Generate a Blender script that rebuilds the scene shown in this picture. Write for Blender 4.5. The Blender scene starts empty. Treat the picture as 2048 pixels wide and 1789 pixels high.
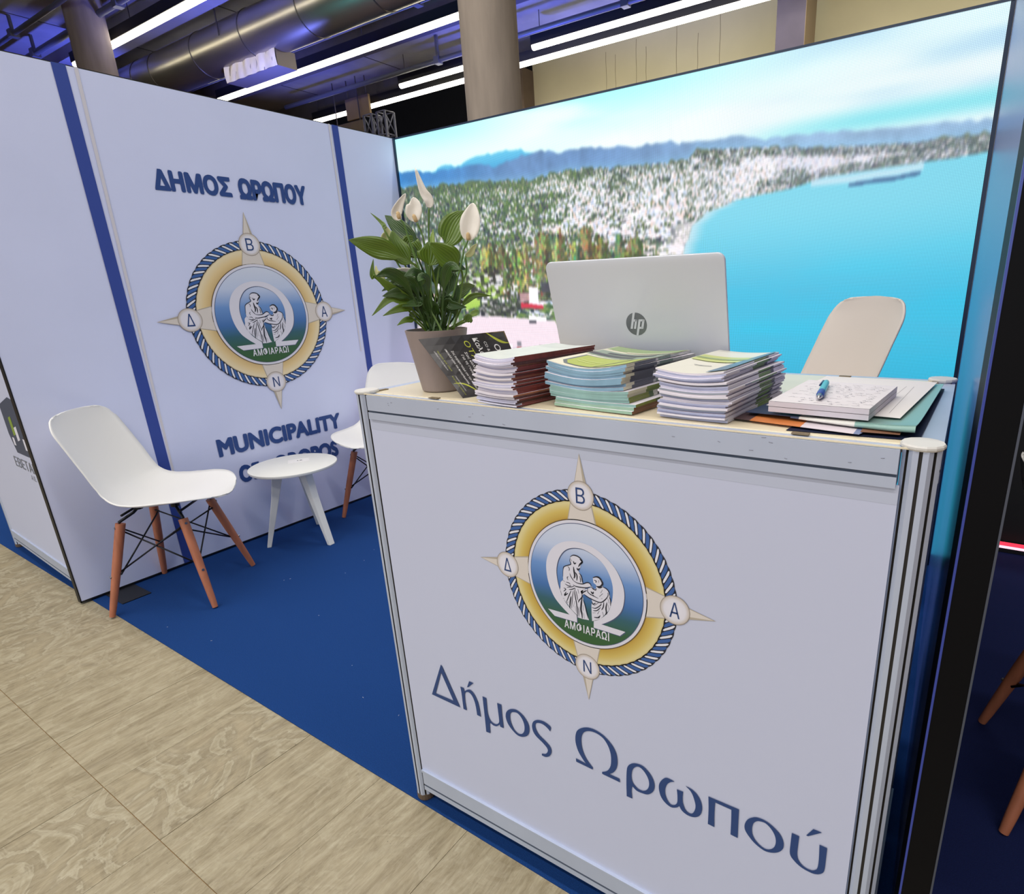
import bpy, bmesh, math, random, json
import numpy as np
from mathutils import Vector, Matrix
from mathutils.geometry import tessellate_polygon
random.seed(7); rng = np.random.default_rng(7)
scn = bpy.context.scene
COL = scn.collection

# ------------------------------------------------------------------ camera, world, lights, exposure
def cam_axes(yaw, pitch, roll):
    f = Vector((math.sin(yaw)*math.cos(pitch), math.cos(yaw)*math.cos(pitch), -math.sin(pitch)))
    r = Vector((math.cos(yaw), -math.sin(yaw), 0)); d = f.cross(r)
    c, s = math.cos(roll), math.sin(roll)
    return c*r+s*d, -s*r+c*d, f
_r, _d, _f = cam_axes(-0.5652021, 0.30892084, 0.03520555)
cd = bpy.data.cameras.new('camera'); cam = bpy.data.objects.new('camera', cd); COL.objects.link(cam)
m = Matrix((( _r.x, -_d.x, -_f.x, 3.08375599), (_r.y, -_d.y, -_f.y, -1.08951766), (_r.z, -_d.z, -_f.z, 1.24473414), (0, 0, 0, 1)))
cam.matrix_world = m
cd.sensor_width = 36; cd.sensor_fit = 'HORIZONTAL'; cd.lens = 1182.458/2048*36
cd.shift_x = -(1180.0086-1024)/2048; cd.shift_y = (943.6995-894.5)/2048
cd.clip_start = 0.02; cd.clip_end = 100
scn.camera = cam
scn.view_settings.view_transform = 'Standard'; scn.view_settings.look = 'None'
scn.view_settings.gamma = 1; scn.view_settings.use_curve_mapping = False
scn.view_settings.exposure = 0.0
w = bpy.data.worlds.new('hall_air'); scn.world = w; w.use_nodes = True
w.node_tree.nodes['Background'].inputs[0].default_value = (0.60, 0.66, 0.95, 1)
w.node_tree.nodes['Background'].inputs[1].default_value = 0.16

def area(loc, rot, sx, sy, power, col, name='hall_light'):
    l = bpy.data.lights.new(name, 'AREA'); l.shape = 'RECTANGLE'; l.size = sx; l.size_y = sy
    l.energy = power; l.color = col
    o = bpy.data.objects.new(name, l); o.location = loc; o.rotation_euler = rot; COL.objects.link(o); return o
# rows of linear hall lights carried on over the booth and the aisle, above and behind the camera
WARM = (1.0, 0.955, 0.915); COOL = (0.86, 0.92, 1.0)
for yy, pw in ((2.4, 200), (-0.4, 230), (-3.2, 280), (-6.0, 240)):
    area((0.8, yy, 5.75), (0, 0, 0), 12.0, 0.14, pw, WARM)
# large cool area light, unseen behind the camera
area((1.5, -9.5, 3.0), (math.radians(90), 0, 0), 12.0, 4.5, 330, COOL, 'rear_cool_light')
area((2.0, 10.3, 5.2), (math.radians(98), 0, 0), 16.0, 0.3, 140, (1.0, 0.96, 0.86), 'end_wall_fill')  # fill light added to brighten the cream end wall, no fixture there
# blue stage spots washing the ceiling
def spot(loc, target, power, col, ang, blend=0.7):
    l = bpy.data.lights.new('stage_spot', 'SPOT'); l.energy = power; l.color = col; l.spot_size = math.radians(ang); l.spot_blend = blend
    l.shadow_soft_size = 0.15
    o = bpy.data.objects.new('stage_spot', l); o.location = loc
    o.rotation_euler = (Vector(target)-Vector(loc)).to_track_quat('-Z', 'Y').to_euler(); COL.objects.link(o)
BLUE = (0.13, 0.17, 1.0)
for loc, tg, pw, an in (((-8.2, 6.1, 3.6), (-8.8, 6.3, 6.4), 560, 110), ((-13.5, 5.6, 4.2), (-14, 5.4, 6.4), 380, 95), ((-6, 9.2, 3.6), (-5.5, 9.4, 6.4), 620, 110),
                        ((-2.5, 9.5, 3.2), (-2.5, 10, 6.4), 480, 100), ((-11.5, 7.9, 3.6), (-11.5, 8.3, 6.4), 520, 100), ((-5, 5.2, 3.0), (-5.5, 5.4, 6.4), 150, 100)):
    spot(loc, tg, pw, BLUE, an)

spot((-7.5, 3.2, 2.6), (-5.2, 6.6, 5.5), 240, (0.10, 0.75, 0.95), 50)  # cyan spot added to give the duct its cyan highlight

# ------------------------------------------------------------------ helpers
def lin(c):
    c = [v/255.0 for v in c]
    return tuple(v/12.92 if v <= 0.04045 else ((v+0.055)/1.055)**2.4 for v in c)
def nset(n, key, val):
    if key in n.inputs: n.inputs[key].default_value = val
MATS = {}
def mat(name, col, rough=0.6, metal=0.0, noise=0.0, nscale=20.0, bump=0.0, bscale=200.0, emit=None, estr=0.0, stretch=None, spec=0.5, coat=0.0, sss=0.0):
    """plain procedural material: colour varied by fine noise, optional bump"""
    if name in MATS: return MATS[name]
    mt = bpy.data.materials.new(name); mt.use_nodes = True; MATS[name] = mt
    nt = mt.node_tree; b = nt.nodes['Principled BSDF']
    c = lin(col)
    nset(b, 'Roughness', rough); nset(b, 'Metallic', metal); nset(b, 'Specular IOR Level', spec); nset(b, 'Coat Weight', coat)
    b.inputs['Base Color'].default_value = (*c, 1)
    if noise or bump:
        tc = nt.nodes.new('ShaderNodeTexCoord'); mp = nt.nodes.new('ShaderNodeMapping')
        nt.links.new(tc.outputs['Object'], mp.inputs[0])
        if stretch: mp.inputs['Scale'].default_value = stretch
    if noise:
        n = nt.nodes.new('ShaderNodeTexNoise'); n.inputs['Scale'].default_value = nscale; n.inputs['Detail'].default_value = 5
        nt.links.new(mp.outputs[0], n.inputs['Vector'])
        r = nt.nodes.new('ShaderNodeValToRGB'); r.color_ramp.elements[0].position = 0.3; r.color_ramp.elements[1].position = 0.7
        r.color_ramp.elements[0].color = (*[v*(1-noise) for v in c], 1); r.color_ramp.elements[1].color = (*[min(1, v*(1+noise)) for v in c], 1)
        nt.links.new(n.outputs['Fac'], r.inputs[0]); nt.links.new(r.outputs[0], b.inputs['Base Color'])
    if bump:
        n2 = nt.nodes.new('ShaderNodeTexNoise'); n2.inputs['Scale'].default_value = bscale; n2.inputs['Detail'].default_value = 3
        nt.links.new(mp.outputs[0], n2.inputs['Vector'])
        bp = nt.nodes.new('ShaderNodeBump'); bp.inputs['Strength'].default_value = bump; bp.inputs['Distance'].default_value = 0.002
        nt.links.new(n2.outputs['Fac'], bp.inputs['Height']); nt.links.new(bp.outputs[0], b.inputs['Normal'])
    if emit is not None:
        b.inputs['Emission Color'].default_value = (*lin(emit), 1); b.inputs['Emission Strength'].default_value = estr
    return mt
def mat_ramp(name, stops, mode='radial', rough=0.55, lo=0.0, hi=1.0, interp='LINEAR'):
    """colour ramp along an object axis ('x','y','z') or radially in the object's xy plane"""
    if name in MATS: return MATS[name]
    mt = bpy.data.materials.new(name); mt.use_nodes = True; MATS[name] = mt
    nt = mt.node_tree; b = nt.nodes['Principled BSDF']; nset(b, 'Roughness', rough)
    tc = nt.nodes.new('ShaderNodeTexCoord'); sp = nt.nodes.new('ShaderNodeSeparateXYZ')
    mr = nt.nodes.new('ShaderNodeMapRange'); mr.inputs['From Min'].default_value = lo; mr.inputs['From Max'].default_value = hi
    if mode == 'radial':
        mp = nt.nodes.new('ShaderNodeVectorMath'); mp.operation = 'MULTIPLY'; mp.inputs[1].default_value = (1, 1, 0)
        nt.links.new(tc.outputs['Object'], mp.inputs[0])
        ln = nt.nodes.new('ShaderNodeVectorMath'); ln.operation = 'LENGTH'; nt.links.new(mp.outputs[0], ln.inputs[0])
        nt.links.new(ln.outputs['Value'], mr.inputs['Value'])
    else:
        nt.links.new(tc.outputs['Object'], sp.inputs[0]); nt.links.new(sp.outputs['xyz'.index(mode)], mr.inputs['Value'])
    r = nt.nodes.new('ShaderNodeValToRGB'); r.color_ramp.interpolation = interp
    while len(r.color_ramp.elements) < len(stops): r.color_ramp.elements.new(0.5)
    for e, (p, c) in zip(r.color_ramp.elements, stops): e.position = p; e.color = (*lin(c), 1)
    nt.links.new(mr.outputs[0], r.inputs[0]); nt.links.new(r.outputs[0], b.inputs['Base Color'])
    return mt

class MB:
    """collects faces, links as ONE mesh object"""
    def __init__(s): s.v = []; s.f = []; s.mi = []; s.mats = []
    def _m(s, m):
        if m is None: return 0
        if m not in s.mats: s.mats.append(m)
        return s.mats.index(m)
    def add(s, vs, fs, m=None):
        k = len(s.v); s.v += [tuple(p) for p in vs]; s.f += [tuple(i+k for i in f) for f in fs]; s.mi += [s._m(m)]*len(fs); return s
    def box(s, x0, x1, y0, y1, z0, z1, m=None):
        vs = [(x, y, z) for z in (z0, z1) for y in (y0, y1) for x in (x0, x1)]
        return s.add(vs, [(0, 2, 3, 1), (4, 5, 7, 6), (0, 1, 5, 4), (2, 6, 7, 3), (0, 4, 6, 2), (1, 3, 7, 5)], m)
    def tube(s, pts, rad, n=10, m=None, cap=True):
        pts = [Vector(p) for p in pts]; rad = rad if hasattr(rad, '__len__') else [rad]*len(pts)
        vs = []; ref = None
        for i, p in enumerate(pts):
            t = (pts[min(i+1, len(pts)-1)]-pts[max(i-1, 0)]).normalized()
            if ref is None: ref = Vector((0, 0, 1)) if abs(t.z) < 0.9 else Vector((1, 0, 0))
            u = t.cross(ref).normalized(); ref = u.cross(t).normalized(); wv = ref
            for k in range(n):
                a = 2*math.pi*k/n; vs.append(p+(u*math.cos(a)+wv*math.sin(a))*rad[i])
        fs = [(i*n+k, i*n+(k+1) % n, (i+1)*n+(k+1) % n, (i+1)*n+k) for i in range(len(pts)-1) for k in range(n)]
        if cap: fs += [tuple(range(n-1, -1, -1)), tuple((len(pts)-1)*n+k for k in range(n))]
        return s.add(vs, fs, m)
    def lathe(s, prof, n=32, m=None, c=(0, 0, 0), closed=False):
        vs = []; 
        for r, z in prof:
            for k in range(n):
                a = 2*math.pi*k/n; vs.append((c[0]+r*math.cos(a), c[1]+r*math.sin(a), c[2]+z))
        q = len(prof)
        fs = [(i*n+k, i*n+(k+1) % n, ((i+1) % q)*n+(k+1) % n, ((i+1) % q)*n+k) for i in range(q if closed else q-1) for k in range(n)]
        if not closed: fs += [tuple(range(n-1, -1, -1)), tuple((q-1)*n+k for k in range(n))]
        return s.add(vs, fs, m)
    def prism(s, poly, z0, z1, m=None):
        n = len(poly); vs = [(x, y, z0) for x, y in poly]+[(x, y, z1) for x, y in poly]
        fs = [(i, (i+1) % n, n+(i+1) % n, n+i) for i in range(n)]
        k = len(s.v)
        s.add(vs, fs, m)
        for tri in tessellate_polygon([[Vector((x, y, 0)) for x, y in poly]]):
            s.f.append((k+tri[0], k+tri[1], k+tri[2])); s.mi.append(s._m(m))
            s.f.append((k+n+tri[2], k+n+tri[1], k+n+tri[0])); s.mi.append(s._m(m))
        return s
    def poly2d(s, loops, z, m=None):
        pts = [[Vector((p[0], p[1], 0)) for p in l] for l in loops]; flat = [p for l in pts for p in l]
        tris = tessellate_polygon(pts); fs = []
        for t in tris:
            a, b, c = (flat[i] for i in t)
            fs.append(t if (b-a).cross(c-a).z > 0 else (t[0], t[2], t[1]))
        return s.add([(p.x, p.y, z) for p in flat], fs, m)
    def ribbon(s, pts, wd, z, m=None, taper=True):
        pts = smooth2([(p[0], p[1], 0) for p in pts], 4, False) if len(pts) > 2 else [tuple(p[:2]) for p in pts]
        n = len(pts); vs = []
        for i, p in enumerate(pts):
            a = pts[max(0, i-1)]; b = pts[min(n-1, i+1)]; dx, dy = b[0]-a[0], b[1]-a[1]; L = math.hypot(dx, dy) or 1
            t = i/(n-1); h = wd/2*(min(1, 0.35+2.2*min(t, 1-t)) if taper else 1)
            vs += [(p[0]-dy/L*h, p[1]+dx/L*h, z), (p[0]+dy/L*h, p[1]-dx/L*h, z)]
        return s.add(vs, [(2*i, 2*i+1, 2*i+3, 2*i+2) for i in range(n-1)], m)
    def build(s, name, m=None, parent=None, smooth=False, loc=None, rot=None, scale=None, fixn=True, bevel=0, autosmooth=False):
        me = bpy.data.meshes.new(name); me.from_pydata(s.v, [], s.f)
        ms = s.mats if s.mats else [m]
        if m is not None and s.mats: ms = s.mats
        for q in ms: me.materials.append(q)
        if s.mats: me.polygons.foreach_set('material_index', s.mi)
        if fixn or bevel:
            bm = bmesh.new(); bm.from_mesh(me)
            if fixn: bmesh.ops.recalc_face_normals(bm, faces=bm.faces)
            if bevel:
                es = [e for e in bm.edges if len(e.link_faces) == 2 and e.calc_face_angle(0) > 0.6]
                bmesh.ops.bevel(bm, geom=es, offset=bevel, segments=2, affect='EDGES', profile=0.5)
            bm.to_mesh(me); bm.free()
        if smooth: me.polygons.foreach_set('use_smooth', [True]*len(me.polygons))
        me.update()
        o = bpy.data.objects.new(name, me); COL.objects.link(o)
        if autosmooth:
            try: me.set_sharp_from_angle(angle=math.radians(35))
            except Exception: pass
        if parent is not None: o.parent = parent
        if loc is not None: o.location = loc
        if rot is not None: o.rotation_euler = rot
        if scale is not None: o.scale = scale
        return o
def smooth2(pts, k=4, closed=True):
    """Catmull-Rom through points (x, y, corner flag)"""
    n = len(pts); out = []
    rngi = range(n) if closed else range(n-1)
    for i in rngi:
        p1 = pts[i]; p2 = pts[(i+1) % n]
        p0 = pts[(i-1) % n] if (closed or i > 0) else p1; p3 = pts[(i+2) % n] if (closed or i+2 < n) else p2
        if p1[2]: p0 = p1
        if p2[2]: p3 = p2
        if p1[2] and p2[2]: out.append((p1[0], p1[1])); continue
        for j in range(k):
            t = j/k
            out.append(tuple(0.5*((2*p1[a])+(-p0[a]+p2[a])*t+(2*p0[a]-5*p1[a]+4*p2[a]-p3[a])*t*t+(-p0[a]+3*p1[a]-3*p2[a]+p3[a])*t**3) for a in (0, 1)))
    if not closed: out.append((pts[-1][0], pts[-1][1]))
    return out
def spline3(pts, k):
    pts = [Vector(p) for p in pts]; n = len(pts); out = []
    for i in range(n-1):
        p1, p2 = pts[i], pts[i+1]; p0 = pts[i-1] if i else p1*2-p2; p3 = pts[i+2] if i+2 < n else p2*2-p1
        for j in range(k):
            t = j/k; out.append(0.5*((2*p1)+(-p0+p2)*t+(2*p0-5*p1+4*p2-p3)*t*t+(-p0+3*p1-3*p2+p3)*t**3))
    out.append(pts[-1]); return out
def tag(o, label=None, cat=None, group=None, kind=None):
    if label: o['label'] = label
    if cat: o['category'] = cat
    if group: o['group'] = group
    if kind: o['kind'] = kind
    return o
def empty(name, loc=(0, 0, 0), rz=0):
    o = bpy.data.objects.new(name, None); o.location = loc; o.rotation_euler = (0, 0, rz); o.empty_display_size = 0.05
    COL.objects.link(o); return o
def kids(o): return [c for c in bpy.data.objects if c.parent == o]
def copy_tree(o, parent=None):
    ch = kids(o); c = o.copy(); COL.objects.link(c); c.parent = parent
    for x in ch: copy_tree(x, c)
    return c
def text_mesh(s, offset=0.0, space=1.0, shear=0.0):
    cu = bpy.data.curves.new('t', 'FONT'); cu.body = s; cu.offset = offset; cu.space_character = space; cu.shear = shear; cu.resolution_u = 4
    ob = bpy.data.objects.new('t', cu); COL.objects.link(ob)
    dg = bpy.context.evaluated_depsgraph_get(); me = bpy.data.meshes.new_from_object(ob.evaluated_get(dg))
    vs = [tuple(v.co) for v in me.vertices]; fs = [tuple(p.vertices) for p in me.polygons]
    bpy.data.objects.remove(ob); bpy.data.curves.remove(cu); bpy.data.meshes.remove(me)
    return vs, fs
def text_into(mb, s, box, z, m, offset=0.0, space=1.0, vert=None, nrm=(0, 0, 1), eps=0.00002):
    """fit text s in box (x0,x1,y0,y1); vert(u,v)->3D optional"""
    vs, fs = text_mesh(s, 0.0, space)
    if not vs: return
    xs = [v[0] for v in vs]; ys = [v[1] for v in vs]; ax, bx, ay, by = min(xs), max(xs), min(ys), max(ys)
    out = []
    for v in vs:
        x = box[0]+(v[0]-ax)/(bx-ax)*(box[1]-box[0]); y = box[2]+(v[1]-ay)/(by-ay)*(box[3]-box[2])
        out.append(vert(x, y) if vert else (x, y, z))
    mb.add(out, fs, m)
    if offset > 0:                          # bold: same glyphs shifted around a small circle
        q = offset*(box[3]-box[2])
        for k in range(8):
            dx, dy = q*math.cos(k*math.pi/4), q*math.sin(k*math.pi/4); o2 = []
            for v in vs:
                x = box[0]+q+(v[0]-ax)/(bx-ax)*(box[1]-box[0]-2*q)+dx; y = box[2]+q+(v[1]-ay)/(by-ay)*(box[3]-box[2]-2*q)+dy
                o2.append(vert(x, y) if vert else (x, y, z))
            mb.add([(p[0]+nrm[0]*eps*(k+1), p[1]+nrm[1]*eps*(k+1), p[2]+nrm[2]*eps*(k+1)) for p in o2], fs, m)

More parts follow.
